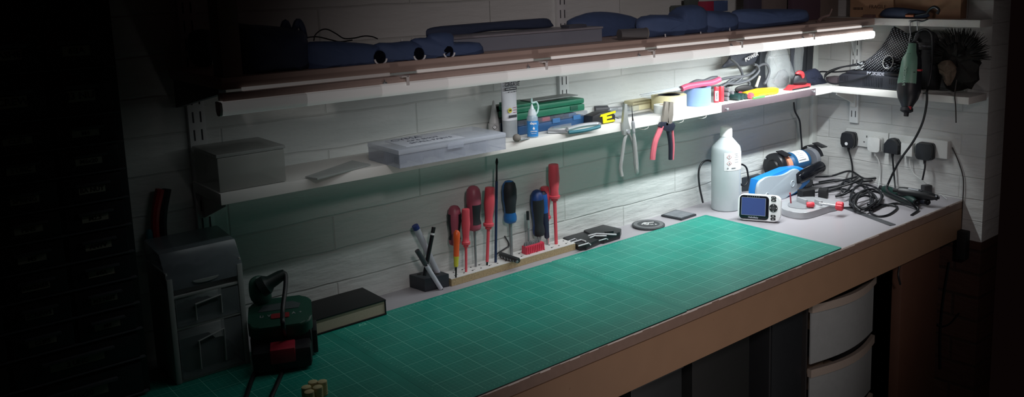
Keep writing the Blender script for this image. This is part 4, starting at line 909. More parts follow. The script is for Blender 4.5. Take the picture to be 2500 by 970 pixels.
for t, s_, dx, dy in (('CYMA', .026, .045, .078), ('CP.5 SHOT', .016, .070, .050), ('SMALL PARTS', .017, .075, .026)): mb.text(t, s_, FR((nx0 + dx, yf + .018 + dy, Z + hh + .0007)))
build('handwriting', mb, mat('pen_ink', '343a4c', .7), nt_, flat=True)
for i in range(5):
    xx = x0 + .02 + i * .045; mb = MB(); mb.box((xx, yf + .03, Z + .010), (.02 if i == 0 else .010, .02, .014), .003); build('part_inside', mb, mat('parts_grey', '4b5360', .6), pc)

# glue bottle with a long cone
P = V((Wy(1208, 320, -.015).x, -.015, Z)); r = S(P, 15.5); zz = lambda py: Wy(1208, py, -.015).z
g = thing('glue_bottle', 'small white glue bottle with a tall cone nozzle, behind the parts case', 'bottle', P)
wpl = mat('bottle_white', 'b6b8b8', .4, noise=.02)
mb = MB(); mb.lathe([(0, r * .95), (.03, r), (.93, r), (1, r * .85)], P, V((P.x, P.y, zz(300))), 26); build('body', mb, wpl, g)
mb = MB(); mb.lathe([(0, r * .86), (.12, r * .82), (.2, r * .68), (.95, r * .18), (1, r * .1)], V((P.x, P.y, zz(300))), V((P.x, P.y, zz(245))), 22); build('nozzle', mb, wpl, g)
mb = MB(); q = Wy(1208, 311, -.015 - r - .0006); rot = FR(q, -.7) @ UPX; q.x -= .004
mb.prism([(0, .006), (-.006, 0), (0, -.006), (.006, 0)], -.001, .0, rot); mb.m(1).prism([(0, .0045), (-.0045, 0), (0, -.0045), (.0045, 0)], .0, .0003, rot); mb.m(0).text('!', .007, rot @ FR((0, 0, .0004)), bold=True); build('hazard_mark', mb, [mat('print_grey', '55585c', .7), paper], g, flat=True)
mb = MB(); p = Wy(1228, 330, -.005); mb.span((p.x - .006, -.002, Z), (p.x + .004, .004, Wy(1225, 258, 0).z), .001); mb.span((p.x - .024, -.002, Wy(1225, 272, 0).z), (p.x - .006, .004, Wy(1225, 258, 0).z), .001); tag(build('black_clamp', mb, rubber), 'flat black bar standing behind the cone-topped glue bottle', 'clamp')

# grease tube
P = V((Wy(1246, 340, -.075).x, -.075, Z)); y_ = -.075; z_ = lambda py: Wy(1246, py, y_).z
gt = thing('grease_tube', 'upright white tube of silicone grease with black and yellow print, on the lower shelf', 'tube', P)
hw = S(P, 20)
mb = MB(); R = []
for z, w, d in ((Z, hw * .93, .016), (z_(330), hw * .95, .016), (z_(292), hw * 1.0, .015), (z_(240), hw * 1.08, .010), (z_(200), hw * 1.16, .004), (z_(186), hw * 1.18, .001)):
    R.append([V((P.x + w * math.cos(2 * PI * k / 28), y_ + d * math.sin(2 * PI * k / 28), z)) for k in range(28)])
mb.rings(R[:3]); build('clear_base', mb, mat('tube_clear', 'a3a9ad', .3, alpha=.8), gt, ang=60)
mb = MB(); mb.rings(R[2:]); tbm = build('tube', mb, mat('tube_white', 'c2c5cb', .35, noise=.03), gt, ang=60)
FT = lambda px, py, d: Wy(px, py, y_ - d)
def tt(mbx, s, size, px, py, d, al='LEFT'): p = FT(px, py, d); mbx.text(s, size, FR(p) @ UPX, ex=.0002, align=al, bold=True)
mb = MB(); tt(mb, 'SILICONE', .0105, 1232, 200, .0135); tt(mb, 'GREASE', .0125, 1232, 209, .0135); tt(mb, '- 40°C to +200°C', .0040, 1238, 226, .0145); build('lettering', mb, mat('grease_print', '33363d', .6), tbm, flat=True)
mb = MB(); p = FT(1247, 217, .0135); mb.box(p, (.034, .0003, .0075)); mb.m(1); mb.text('EXTREME TEMPERATURE', .0026, FR(p + V((0, -.0003, 0))) @ UPX, bold=True); build('black_band', mb, [mat('grease_print', '33363d'), paper], tbm, flat=True)
mb = MB(); p = FT(1245, 270, .0160); mb.cyl(p, p + V((0, -.0004, 0)), .0058, seg=20); mb.m(1); mb.text('SM', .0062, FR(p + V((0, -.0006, 0))) @ UPX, bold=True); build('round_logo', mb, [mat('logo_yellow', 'b8b23c', .5), ink], tbm, flat=True)
mb = MB(); p = FT(1252, 284, .0160); mb.box(p, (.024, .0003, .006)); build('lower_band', mb, mat('grease_print', '33363d'), tbm, flat=True)
mb = MB(); 
for i, py in enumerate((262, 268, 274)): p = FT(1258, py, .0158); mb.box(p, (.011, .0003, .0012))
build('red_print', mb, mat('print_red', 'a06070', .6), tbm, flat=True)

# putty ball with a screw, blue bottle
p = Bs(1262, 347); p.z = Z + .0095; mb = MB(); mb.ell(p, (.0095, .0095, .0093)); o = tag(build('putty_ball', mb, mat('putty_grey', '6e6a64', .8, noise=.15)), 'small round grey ball on the front edge of the shelf, left of the blue bottle', 'ball')
mb = MB(); mb.lathe([(0, .0018)] + [(k / 12, .0022 if k % 2 else .0014) for k in range(1, 12)] + [(1, .0005)], p + V((.010, 0, -.006)), p + V((.042, .006, -.007)), 8); tag(build('screw', mb, steel), 'thin threaded screw lying on the shelf beside the grey ball', 'screw')
P = Bs(1301, 340); P.y = max(P.y, -.125); P.x = Wy(1301, 338, P.y).x; r = S(P, 13.5); zz = lambda py: Wy(1300, py, P.y).z
o = thing('blue_label_bottle', 'small clear bottle with a blue label and a curved cap strap, on the lower shelf', 'bottle', P)
A = lambda py: V((P.x, P.y, zz(py)))
mb = MB(); mb.lathe([(0, r * .95), (.03, r), (.9, r), (1, r * .8)], P, A(281), 26); build('body', mb, mat('drop_bottle', '9fb2c0', .3, alpha=.75), o)
mb = MB(); mb.lathe([(0, r * 1.01), (1, r * 1.01)], A(332), A(294), 26); lb = build('blue_label', mb, mat('label_blue', '2c7dc0', .45, noise=.03), o)
sp = lambda mbx, s, sz, dx, py: mbx.text(s, sz, FR((P.x, P.y, zz(py)), -.68) @ FR((dx, -r * 1.02 - .0004, 0)) @ UPX, bold=True)
mb = MB(); sp(mb, 'daps', .0085, .002, 299); sp(mb, 'DANGER', .0038, .003, 319); sp(mb, 'highly flammable', .0018, .003, 324); mb.prism([(.0, .005), (-.003, -.001), (0, -.003), (.003, -.001)], 0, .0002, FR((P.x, P.y, zz(312)), -.68) @ FR((.003, -r * 1.02 - .0003, 0)) @ UPX); build('lettering', mb, paper, lb, flat=True)
mb = MB(); mb.lathe([(0, r * .82), (.1, r * .80), (.35, r * .66), (.5, r * .6), (.55, r * .42), (1, r * .12)], A(281), A(254), 22); nz = build('nozzle', mb, mat('nozzle_white', 'bac6cc', .35), o)
mb = MB(); mb.tube([A(240), A(250) , A(251) + V((.006, 0, 0)), A(252) + V((.014, 0, .001)), A(262) + V((.019, 0, 0)), A(273) + V((.017, 0, 0)), A(280) + V((.012, 0, 0))], .0022, sm=5); build('cap_strap', mb, mat('strap_green_white', 'a9c9c6', .4), nz)

# blue and clear organiser, green case on top of it
yf = -.085; x0, x1 = Wy(1266, 331, yf).x, Wy(1437, 300, yf).x; h0 = Wy(1350, 292, yf).z - Z
oc = thing('blue_organiser', 'clear lidded organiser with a blue base and red pieces inside, under the green case', 'organiser', ((x0 + x1) / 2, -.045, Z))
h0 = .034
mb = MB(); mb.span((x0, yf, Z), (x1, -.008, Z + h0 * .62), .003); build('base', mb, mat('organiser_blue', '2b4f78', .4, noise=.05), oc)
mb = MB(); mb.span((x0 + .001, yf + .001, Z + h0 * .62), (x1 - .001, -.009, Z + h0), .003); lid = build('clear_lid', mb, mat('lid_smoke', '7f8896', .15, alpha=.38), oc)
for i in range(3): mb = MB(); xx = x0 + (x1 - x0) * (.22 + i * .3); mb.span((xx - .012, yf - .002, Z + h0 * .45), (xx + .012, yf + .001, Z + h0 * .8), .001); build('latch', mb, mat('latch_blue', '3b6a9a', .4), oc)
for xx, m in ((.42, mat('piece_red', 'c04a50', .5)), (.6, rubber), (.8, mat('piece_blue', '35608f', .5)), (.2, mat('piece_grey', '62676d', .5))): mb = MB(); c = x0 + (x1 - x0) * xx; mb.box((c, yf + .02, Z + h0 * .78), (.026, .022, .010), .003); build('piece_inside', mb, m, oc)
zg = Z + h0 + .0006; yg = -.080; x0, x1 = Wy(1262, 282, yg).x, Wy(1428, 264, yg).x; hg = Wy(1428, 234, yg).z - Wy(1428, 264, yg).z
gc = thing('green_case', 'long green plastic tool case lying on top of the blue organiser', 'case', ((x0 + x1) / 2, -.045, zg))
gm = mat('case_green', '1f6b50', .45, noise=.06)
mb = MB(); mb.span((x0, yg, zg), (x1, -.006, zg + hg * .55), .004); build('lower_shell', mb, gm, gc)
mb = MB(); mb.span((x0, yg + .001, zg + hg * .57), (x1, -.007, zg + hg), .004); mb.span((x0, yg + .001, zg + hg), (x0 + .065, -.01, zg + hg + .007), .002); up_ = build('upper_shell', mb, gm, gc)
mb = MB(); mb.span((x1 - .05, yg - .002, zg + hg * .15), (x1 - .025, yg + .001, zg + hg * .5), .001); build('latch', mb, mat('case_green_dark', '174a3a', .5), gc)
mb = MB(); mb.span((x0 + .05, yg + .004, zg + hg + .0075), (x1 - .018, -.03, zg + hg + .0095), .001, ); tag(build('metal_plate', mb, mat('plate_grey', '7d8583', .4, .3)), 'thin grey plate lying on top of the green case', 'plate')

# locking pliers
lp = thing('locking_pliers', 'chrome locking pliers with teal grips lying on the front of the lower shelf', 'pliers', Bs(1400, 322))
z = Z + .0065; J = [Bs(1338, 327), Bs(1345, 321), Bs(1368, 316), Bs(1395, 312), Bs(1396, 325), Bs(1370, 327)]
mb = MB(); mb.prism([(p.x, p.y) for p in J], Z + .0006, Z + .012, bev=.002); build('jaws', mb, chrome, lp)
mb = MB(); mb.tube([Bs(1385, 316, Z + .011), Bs(1420, 307, Z + .014), Bs(1455, 303, Z + .012), Bs(1466, 306, Z + .009)], .0055, sm=5); build('upper_handle', mb, chrome, lp)
mb = MB(); mb.tube([Bs(1388, 324, Z + .006), Bs(1420, 320, Z + .006), Bs(1452, 313, Z + .006), Bs(1464, 309, Z + .007)], .0045, sm=5); build('lower_handle', mb, mat('grip_teal', '27616d', .4), lp)

# tape measure
P = Bs(1478, 304); y_ = max(P.y, -.12); x0, x1 = Wy(1452, 304, y_).x, Wy(1503, 297, y_).x; hh = .030
tm = thing('tape_measure', 'black and yellow tape measure on the lower shelf, behind the hanging long-nose pliers', 'tape measure', ((x0 + x1) / 2, y_ + .02, Z))
Mt = FR((x0, y_, Z)) @ UPX; w = x1 - x0
mb = MB(Mt); mb.prism([(-.008, .003), (0, 0), (w * .95, 0), (w, .004), (w, hh * .6), (w * .8, hh * .98), (w * .3, hh), (-.006, hh * .8)], -.034, 0, bev=.004); build('body', mb, mat('tape_black', '232427', .45), tm)
mb = MB(Mt); e = [(w * .28, hh * .84), (w * .98, hh * .98), (w * .98, hh * .80), (w * .55, hh * .68), (w * .55, hh * .58), (w * .80, hh * .60), (w * .80, hh * .42), (w * .55, hh * .38), (w * .55, hh * .26), (w * .90, hh * .26), (w * .95, hh * .08), (w * .38, hh * .06), (w * .36, hh * .66), (w * .24, hh * .66)]
mb.prism(e, 0, .0022, bev=0); build('yellow_shell', mb, mat('tape_yellow', 'd8cf1e', .4), tm)
# torch-like dark cylinder and clear tube behind
def rod(name, label, cat, q0, q1, z, rpx, m, group=None, seg=16, prof=None):
    p0, p1 = Bs(*q0, z), Bs(*q1, z); r = S(p0, rpx); mb = MB(); mb.lathe(prof and [(t, k * r) for t, k in prof] or [(0, r * .9), (.03, r), (.97, r), (1, r * .9)], p0, p1, seg); return tag(build(name, mb, m), label, cat, group)
rod('torch', 'dark grey knurled cylinder lying behind the tape measure', 'torch', (1452, 268), (1484, 266), Z + .012, 9, mat('torch_grey', '44474b', .5))
o = thing('tube_pack', 'clear packet with a silver cylinder lying behind the tape measure, right of the torch', 'packet', Bs(1535, 268))
mb = MB(); mb.cyl(Bs(1486, 268, Z + .008), Bs(1545, 262, Z + .008), .0075, seg=14); build('cylinder', mb, chrome, o)
mb = MB(); q = [Bs(1484, 282), Bs(1500, 290), Bs(1560, 270), Bs(1545, 262)]; mb.prism([(p.x, p.y) for p in q], Z + .0002, Z + .016, bev=.003); build('wrapper', mb, mat('wrapper_clear', 'b0bcc2', .15, alpha=.3), o)
q = [Bs(1500, 286), Bs(1510, 290), Bs(1595, 277), Bs(1585, 273)]; mb = MB(); mb.prism([(p.x, p.y) for p in q], Z + .0001, Z + .002); tag(build('steel_strip', mb, steel), 'flat steel strip lying on the shelf left of the masking tape', 'strip')
# cream carton, masking tape, white roll, blue tape
a = Wy(1546, 268, -.03); b_ = Wy(1592, 262, -.03); boxy('cream_carton', 'cream carton standing behind the masking tape roll', 'carton', a.x, b_.x, -.03, .006, Wy(1560, 246, -.03).z - Z, mat('carton_cream', 'c4bf9c', .7))
def tape(name, label, px, pyb, rpx, pyt, m, core, ri):
    P = Bs(px, pyb); P.y += S(P, rpx); P.x = Wy(px, pyb - 4, P.y).x; r = S(P, rpx); h = Wy(px, pyt, P.y - r * .6).z - Z
    o = thing(name, label, 'tape roll', P); n = 44
    def ring(rr, z): return [V((P.x + rr * math.cos(2 * PI * k / n), P.y + rr * math.sin(2 * PI * k / n), z)) for k in range(n)]
    mb = MB(); mb.rings([ring(r, Z), ring(r, Z + h), ring(r * ri, Z + h), ring(r * ri, Z)], closed=True); build('tape', mb, m, o)
    mb = MB(); mb.rings([ring(r * ri - .0003, Z), ring(r * ri - .0003, Z + h * .98), ring(r * ri - .003, Z + h * .98), ring(r * ri - .003, Z)], closed=True); build('core', mb, core, o); return P, r, h
tape('masking_tape', 'wide cream roll of masking tape with a dark core', 1633, 275, 43, 236, mat('tape_cream', 'd6cfa6', .6, noise=.03), mat('core_dark', '3c4250', .7), .66)
Pb, rb, hb2 = tape('blue_tape', 'pale blue roll of tape under the pink-handled scissors', 1703, 263, 32.5, 216, mat('tape_blue', '7f9fd2', .5, noise=.02), mat('core_card', '9a8d7a', .8), .70)
tape('white_tape', 'small white roll in front of the masking tape', 1622, 281, 26, 259, mat('tape_white', 'cbd0cd', .5), mat('core_card', '9a8d7a'), .5)
# scissors
zs_ = Z + hb2 + .004
sc_ = thing('scissors', 'pink-handled scissors resting on the blue tape roll, blades to the left', 'scissors', Pb + V((0, 0, hb2)))
y_ = Pb.y - .012
b0 = Wy(1565, 236, y_); b1 = Wy(1674, 215, y_)
mb = MB()
for dz, dy in ((0, 0), (.0035, .004)):
    mb.rings([[b0 + V((0, dy, dz)), b0 + V((0, dy + .002, dz)), b0 + V((.002, dy + .001, dz + .002))], [b1 + V((0, dy - .003, dz - .003)), b1 + V((0, dy + .003, dz - .003)), b1 + V((0, dy, dz + .004))]])
build('blades', mb, mat('blade_steel', '6f7577', .35, .7), sc_)
pk = mat('handle_pink', 'c85a78', .4, noise=.05)
mb = MB(); c1 = Wy(1712, 205, y_); 
P1 = [Wy(1664, 216, y_), Wy(1690, 203, y_), Wy(1712, 200, y_ + .02), Wy(1730, 198, y_ + .02), Wy(1754, 192, y_ + .01), Wy(1754, 199, y_ - .006), Wy(1738, 208, y_ - .008), Wy(1712, 212, y_ - .006), Wy(1690, 216, y_ - .002)]
mb.tube([Wy(1664, 217, y_), Wy(1680, 211, y_ - .003), Wy(1712, 206, y_ - .004), Wy(1738, 202, y_ - .004), Wy(1756, 194, y_ - .002)], .0088, sm=4); build('near_handle', mb, pk, sc_, ang=80)
mb = MB(); mb.tube([Wy(1682, 208, y_ + .012), Wy(1700, 199, y_ + .018), Wy(1718, 199, y_ + .018), Wy(1736, 192, y_ + .016), Wy(1752, 190, y_ + .006)], .0062, sm=4); build('far_handle', mb, mat('handle_grey', '5d6066', .5), sc_, ang=80)
# AA cells
o = thing('battery_pair', 'two red cells in clear wrap standing upright beside the blue tape', 'batteries', Bs(1755, 250))
for i, px in enumerate((1749, 1761)):
    P = Bs(px, 250 - i * 2); P = V((Wy(px, 250 - i * 2, P.y).x, P.y, Z)); h = Wy(px, 212 - i, P.y).z - Z; r = .0078
    mb = MB(); mb.lathe([(0, r * .96), (.02, r), (.97, r), (1, r * .92)], P, P + V((0, 0, h)), 20); cell = build('cell', mb, mat('cell_red', 'cc3b46', .35, noise=.03), o)
    mb = MB(); mb.cyl(P + V((0, 0, h)), P + V((0, 0, h + .0018)), .003, seg=12); build('terminal', mb, chrome, cell)
    if i == 0:
        mb = MB(); mb.lathe([(.12, r * 1.01), (.75, r * 1.01)], P, P + V((0, 0, h)), 8, math.radians(-45), math.radians(35), up=(-.6, -.8, 0)); build('white_panel', mb, paper, cell)
        Mt = FR(P + V((0, 0, h * .44)), -.65) @ FR((0, -r * 1.04, 0)) @ UPX @ Matrix.Rotation(-PI / 2, 4, 'Z'); mb = MB(); mb.text('Panasonic', .0055, Mt, bold=True); build('lettering', mb, ink, cell, flat=True)
ga = mat('cell_grey', '6e6e72', .4); gdk = mat('cell_green', '1d3a38', .4)
k = 0
for (px, py, zo) in ((1778, 247, 0), (1789, 244, 0), (1779, 238, 1), (1790, 236, 1), (1781, 229, 2)):
    p0 = Bs(px, 247 if zo == 0 else 247, Z + .0065 + .0128 * zo); p0 = Bs(px, py + zo * 9, Z + .0065 + .0128 * zo); p1 = p0 + V((.03, .035, 0)) * .8
    p0.y = -.105 + (k % 2) * .008; p0.x = Wy(px, py, p0.y).x; p1 = p0 + V((-.004, .042, 0)); k += 1
    lbl = ['left grey cell of the bottom row beside the red pair', 'right grey cell of the bottom row beside the red pair', 'left grey cell of the middle row beside the red pair', 'right grey cell of the middle row beside the red pair', 'topmost grey cell of the stack beside the red pair'][k - 1]
    mb = MB(); mb.lathe([(0, .0058), (.03, .0064), (.97, .0064), (1, .0058)], p0, p1, 14); tag(build('battery', mb, ga), lbl, 'battery', 'grey cells stacked on the shelf')
for i, px in enumerate((1802, 1811, 1820)):
    x = Wy(px, 238 - i, -.12).x; mb = MB(); mb.lathe([(0, .0078), (.03, .0085), (.97, .0085), (1, .0078)], (x, -.125, Z + .0087), (x - .002, -.08, Z + .0087), 16)
    tag(build('battery', mb, gdk), ['leftmost of the three dark green cells lying by the red disc', 'middle one of the three dark green cells by the red disc', 'dark green cell touching the red-ended cylinder'][i], 'battery', 'dark green cells on the shelf')
x = Wy(1833, 236, -.13).x; mb = MB(); mb.lathe([(0, .0085), (.04, .0095), (1, .0095)], (x, -.136, Z + .0097), (x - .002, -.09, Z + .0097), 22); tag(build('red_cylinder', mb, mat('disc_red', 'c9525c', .45)), 'round red-ended cylinder lying at the front of the shelf, right of the green cells', 'cylinder')
# yellow knife
kn = thing('utility_knife', 'yellow utility knife lying along the shelf in front of the clear bag', 'knife', Bs(1870, 232))
q0, q1 = Wy(1800, 213, -.105), Wy(1900, 219, -.132); z0 = Z + .006
yk = -.125; xa, xb = Wy(1838, 225, yk).x, Wy(1902, 222, yk).x
mb = MB(FR((xa, yk, Z + .0005)) @ UPX); L3 = xb - xa; mb.prism([(-.03, .012), (-.03, .020), (L3 * .3, .024), (L3 * .9, .020), (L3, .016), (L3, .002), (L3 * .9, 0), (L3 * .15, .002)], -.018, 0, bev=.003); bd = build('body', mb, mat('knife_yellow', 'e6b01c', .4, noise=.03), kn)
mb = MB(FR((xa, yk, Z + .0005)) @ UPX); mb.prism([(.0, .010), (L3 * .9, .009), (L3 * .9, .0115), (.0, .0125)], 0, .0006); build('groove', mb, mat('knife_amber', 'b9850f', .5), bd)
mb = MB(FR((xa, yk, Z + .0005)) @ UPX); mb.prism([(L3, .005), (L3 + .006, .006), (L3 + .006, .015), (L3, .015)], -.014, -.004, bev=.001); build('end_cap', mb, chrome, kn)
rod('green_pen', 'thin bright green pen lying under the yellow knife', 'pen', (1838, 240), (1866, 235), Z + .003, 3, mat('pen_green', '4fae4a', .4))
mb = MB(); blob(mb, pts_y(-.085, (1795, 215), (1815, 207), (1835, 210), (1842, 222), (1838, 228), (1800, 226)), VIEW, .009); tag(build('rounded_tool', mb, rubber), 'black rounded handle lying behind the dark green cells', 'handle')
mb = MB(); mb.tube([Wy(1846, 212, -.06), Wy(1850, 200, -.06), Wy(1855, 186, -.06)], [.005, .0035], sm=3); tag(build('peg', mb, mat('peg_cream', 'c9c6b5', .6)), 'short cream peg standing up behind the yellow knife', 'peg')
# grey cables looping
cg = mat('cable_grey', '55595e', .45, noise=.05)
for i, q in enumerate(([(1782, 142), (1800, 158), (1812, 180), (1806, 195), (1770, 205), (1755, 215), (1752, 232)], [(1760, 222), (1785, 195), (1830, 182), (1855, 160), (1872, 158), (1878, 175), (1872, 195), (1866, 205)],
                        [(1755, 218), (1775, 205), (1800, 205), (1830, 195), (1852, 175), (1848, 160), (1840, 158)], [(1768, 224), (1800, 226), (1826, 214), (1828, 200), (1812, 198), (1785, 208)], [(1752, 196), (1780, 190), (1810, 187), (1800, 200), (1772, 212)])):
    cable('grey_cable', 'grey cable loop on the shelf, ' + ['dropping from the dark pouch', 'arching highest towards the clear bag', 'inner arch beside the dark panel', 'lowest loop behind the cells', 'short loop above the scissors'][i], .0042, *[Wy(a, b, -.055 - .012 * (i % 3)) for a, b in q], m=cg, group='grey cables looping on the shelf')
# dark pouch with print, leaning on the wall
dp = thing('dark_pouch', 'dark grey tool pouch with pale lettering, leaning against the wall under the light', 'pouch', Wy(1800, 160, -.02))
pm = mat('pouch_grey', '3f444e', .6, noise=.12, scale=90)
mb = MB(); blob(mb, pts_y(-.020, (1762, 162), (1775, 148), (1785, 132), (1810, 122), (1850, 118), (1845, 150), (1820, 162), (1795, 160), (1770, 166)), VIEW, .016, jit=.001); build('body', mb, pm, dp)
mb = MB(); p = Wy(1835, 139, -.045); mb.text('POWER', .0165, FR(p, -.15) @ UPX @ Matrix.Rotation(.30, 4, 'Z'), bold=True, ex=.001); build('lettering', mb, paper, dp, flat=True)
a, b_ = Wy(1838, 205, -.01), Wy(1866, 200, -.01); mb = MB(); mb.prism([(a.x - .0, Z), (b_.x, Z), (b_.x + .006, Wy(1860, 118, -.01).z), (a.x + .012, Wy(1850, 118, -.01).z)], 0, .02, FR((0, -.010, 0)) @ UPX, bev=.002)
tag(build('grey_board', mb, mat('board_dark', '33383f', .55)), 'upright dark grey panel between the cable loops and the clear bag', 'panel')
# clear bags
bag = mat('clear_bag', 'c9d1d3', .2, alpha=.30, noise=.25, scale=30, bump=.5)
mb = MB(); blob(mb, pts_y(-.05, (1874, 214), (1868, 160), (1874, 125), (1895, 112), (1915, 116), (1930, 150), (1942, 190), (1930, 215), (1900, 222)), VIEW, .026, jit=.003, n=5); tag(build('clear_bag', mb, bag), 'large clear crumpled bag of parts standing behind the yellow knife', 'bag')
mb = MB(); blob(mb, pts_y(-.045, (1888, 200), (1900, 175), (1920, 170), (1926, 200), (1908, 214)), VIEW, .014, jit=.002); tag(build('metal_parts', mb, mat('parts_metal', '74797c', .5, .3, noise=.4, scale=90)), 'grey lump of metal parts inside the large clear bag', 'parts')
mb = MB(); blob(mb, pts_y(-.025, (1940, 175), (1938, 140), (1944, 112), (1962, 110), (1960, 150), (1956, 178)), VIEW, .006, jit=.001); tag(build('clear_bag', mb, bag), 'narrow clear bag standing right of the large crumpled one', 'bag')
def leaf(px0, px1, py0, py1, y, t, m, name, label, lean=0.):
    a, b_ = Wy(px0, py1, y), Wy(px1, py1, y); z1 = Wy(px0, py0, y).z
    mb = MB(); mb.prism([(a.x, Z), (b_.x, Z), (b_.x + lean, z1), (a.x + lean, z1)], 0, t, FR((0, y, 0)) @ UPX, bev=.0006); return tag(build(name, mb, m, flat=True), label, 'booklet', 'booklets standing by the corner')
leaf(1930, 1940, 112, 185, -.02, .004, mat('leaf_dark', '4a4f57', .6), 'booklet', 'dark grey booklet standing right behind the large clear bag', -.006)
lf = leaf(1952, 1964, 110, 170, -.015, .004, mat('leaf_charcoal', '2f3338', .6), 'booklet', 'charcoal booklet with pale print, left of the pair by the corner post', .008)
lf = leaf(1966, 1980, 110, 172, -.018, .004, mat('leaf_charcoal', '2f3338'), 'booklet', 'charcoal booklet nearest the corner post, with a white framed title', .008)
# red and black sander
rs_ = thing('red_detail_sander', 'red and black palm tool on the shelf, left of the navy pouch', 'sander', Wy(1945, 215, -.09))
mb = MB(); blob(mb, pts_y(-.095, (1935, 205), (1943, 178), (1958, 172), (1968, 186), (1970, 203), (1960, 209)), VIEW, .018); build('body', mb, mat('sander_dark', '2a2b31', .45), rs_)
mb = MB(); blob(mb, pts_y(-.105, (1941, 180), (1950, 172), (1962, 176), (1964, 188), (1958, 193), (1952, 183)), VIEW, .012); build('red_top', mb, mat('sander_red', 'c43a40', .4), rs_)
yq = -.10; a, b_ = Wy(1922, 217, yq), Wy(1972, 208, yq); mb = MB(); mb.prism([(a.x, 0), (b_.x, 0), (b_.x, .012), (b_.x - .02, .008), (a.x + .03, .014), (a.x + .02, .006)], -.03, 0.0, FR((0, yq - .012, Z)) @ UPX, bev=.002); build('red_base', mb, mat('sander_red', 'c43a40'), rs_)
mb = MB(); mb.span((a.x + .01, yq - .014, Z), (b_.x - .01, yq - .0125, Z + .004)); build('pad', mb, rubber, rs_)
# navy pouch
mb = MB(); blob(mb, pts_y(-.085, (1962, 206), (1957, 185), (1970, 172), (1992, 168), (2004, 180), (2012, 195), (2026, 203), (2005, 208), (1985, 211)), VIEW, .022, jit=.0025, n=5); tag(build('navy_pouch', mb, mat('velvet_navy', '131a30', .9, noise=.3, scale=60, bump=.4)), 'dark navy fabric pouch slumped on the shelf at the corner', 'pouch')

# ================================================================ tools hanging in front of the lower shelf, and the small hooks
yh = -.149
def hook(px, py, label):
    p = Wy(px, py, -.1418); mb = MB(); z = ZL + .0002
    mb.tube([V((p.x - .012, -.128, z)), V((p.x - .010, -.128, z - .006)), V((p.x, -.132, z - .009)), V((p.x + .006, -.140, z - .006)), V((p.x + .008, -.142, z - .001))], .0012, sm=3)
    return tag(build('cup_hook', mb, mat('hook_white', 'c9cac6', .4, .3)), label, 'hook', 'small white hooks under the shelf edge')
hook(1578, 312, 'small white hook under the shelf edge between the two hanging tools'); hook(1664, 293, 'small white hook under the shelf edge right of the red pliers'); hook(1720, 284, 'small white hook under the shelf edge below the blue tape')
nz_ = thing('long_nose_pliers', 'steel long-nose pliers hanging nose up at the shelf edge', 'pliers', Wy(1535, 322, yh))
def wtube(par, name, q, r, m, y=yh, sm=5): mb = MB(); mb.tube([Wy(a, b, y) for a, b in q], r, sm=sm); return build(name, mb, m, par)
js = mat('jaw_steel', '9a9f9d', .32, .35, noise=.1)
mb = MB(); mb.prism([(p.x, p.z) for p in (Wy(1523, 253, yh), Wy(1529, 254, yh), Wy(1530, 290, yh), Wy(1537, 318, yh), Wy(1536, 330, yh), Wy(1520, 330, yh), Wy(1519, 300, yh))], 0.0, .008, FR((0, yh + .004, 0)) @ UPX, bev=.001); build('nose', mb, js, nz_)
p = Wy(1534, 322, yh - .005); mb = MB(); mb.cyl(p + V((0, -.002, 0)), p + V((0, .004, 0)), .0052, seg=16); build('pivot', mb, chrome, nz_)
wtube(nz_, 'left_handle', [(1530, 325), (1524, 345), (1519, 380), (1515, 410), (1518, 430)], [.0042, .0052], mat('handle_steel', 'a9adac', .28, .35), sm=5)
wtube(nz_, 'right_handle', [(1535, 325), (1544, 350), (1549, 380), (1556, 410)], [.003, .003], js, y=yh + .005)
cf_ = thing('scriber', 'slim chrome scriber with a needle tip, hanging right against the long-nose pliers', 'scriber', Wy(1550, 330, yh - .008))
P0, P1 = Wy(1555, 426, yh - .008), Wy(1542, 257, yh - .008)
mb = MB(); mb.lathe([(0, .003), (.03, .0055), (.15, .0065), (.4, .0058), (.52, .0048), (.60, .003)], P0, P1, 16); build('handle', mb, mat('handle_steel', 'a7abaa'), cf_)
mb = MB(); mb.lathe([(.60, .003), (.62, .0045), (.74, .005), (.78, .0028)], P0, P1, 16); build('collar', mb, chrome, cf_)
mb = MB(); mb.lathe([(.78, .0022), (.86, .0012), (1, .0004)], P0, P1, 8); build('needle', mb, dsteel, cf_)
rp = thing('combination_pliers', 'red and black handled pliers hanging nose up at the shelf edge', 'pliers', Wy(1628, 310, yh))
jm = mat('jaw_bronze', '8c877f', .35, .35, noise=.15)
for poly in (((1622, 248), (1629, 248), (1628, 268), (1630, 300), (1617, 303), (1618, 275)), ((1633, 249), (1641, 249), (1641, 280), (1637, 302), (1626, 303), (1630, 272))):
    mb = MB(); mb.prism([(p.x, p.z) for p in (Wy(a, b, yh) for a, b in poly)], 0, .008, FR((0, yh + .003, 0)) @ UPX, bev=.001); build('jaw', mb, jm, rp)
bkk = mat('handle_black_blue', '1d2230', .5)
mb = MB(); mb.prism([(p.x, p.z) for p in (Wy(a, b, yh) for a, b in ((1611, 298), (1624, 297), (1630, 305), (1640, 298), (1645, 306), (1640, 318), (1630, 322), (1612, 314), (1606, 308)))], 0, .010, FR((0, yh + .003, 0)) @ UPX, bev=.002); build('shoulder', mb, bkk, rp)
wtube(rp, 'red_handle', [(1615, 308), (1608, 325), (1600, 345), (1595, 370), (1593, 390)], [.0078, .0074], mat('handle_red', 'c86673', .45), sm=5)
h2_ = wtube(rp, 'black_handle', [(1628, 308), (1634, 330), (1637, 355), (1637, 390)], [.0062, .0056], bkk)
wtube(rp, 'red_edge', [(1641, 312), (1643, 335), (1644, 360), (1642, 390)], [.0030, .0036], mat('handle_red', 'c54456'), y=yh - .001)
p = Wy(1629, 303, yh - .007); mb = MB(); mb.cyl(p, p + V((0, .003, 0)), .004, seg=14); build('rivet', mb, chrome, rp)
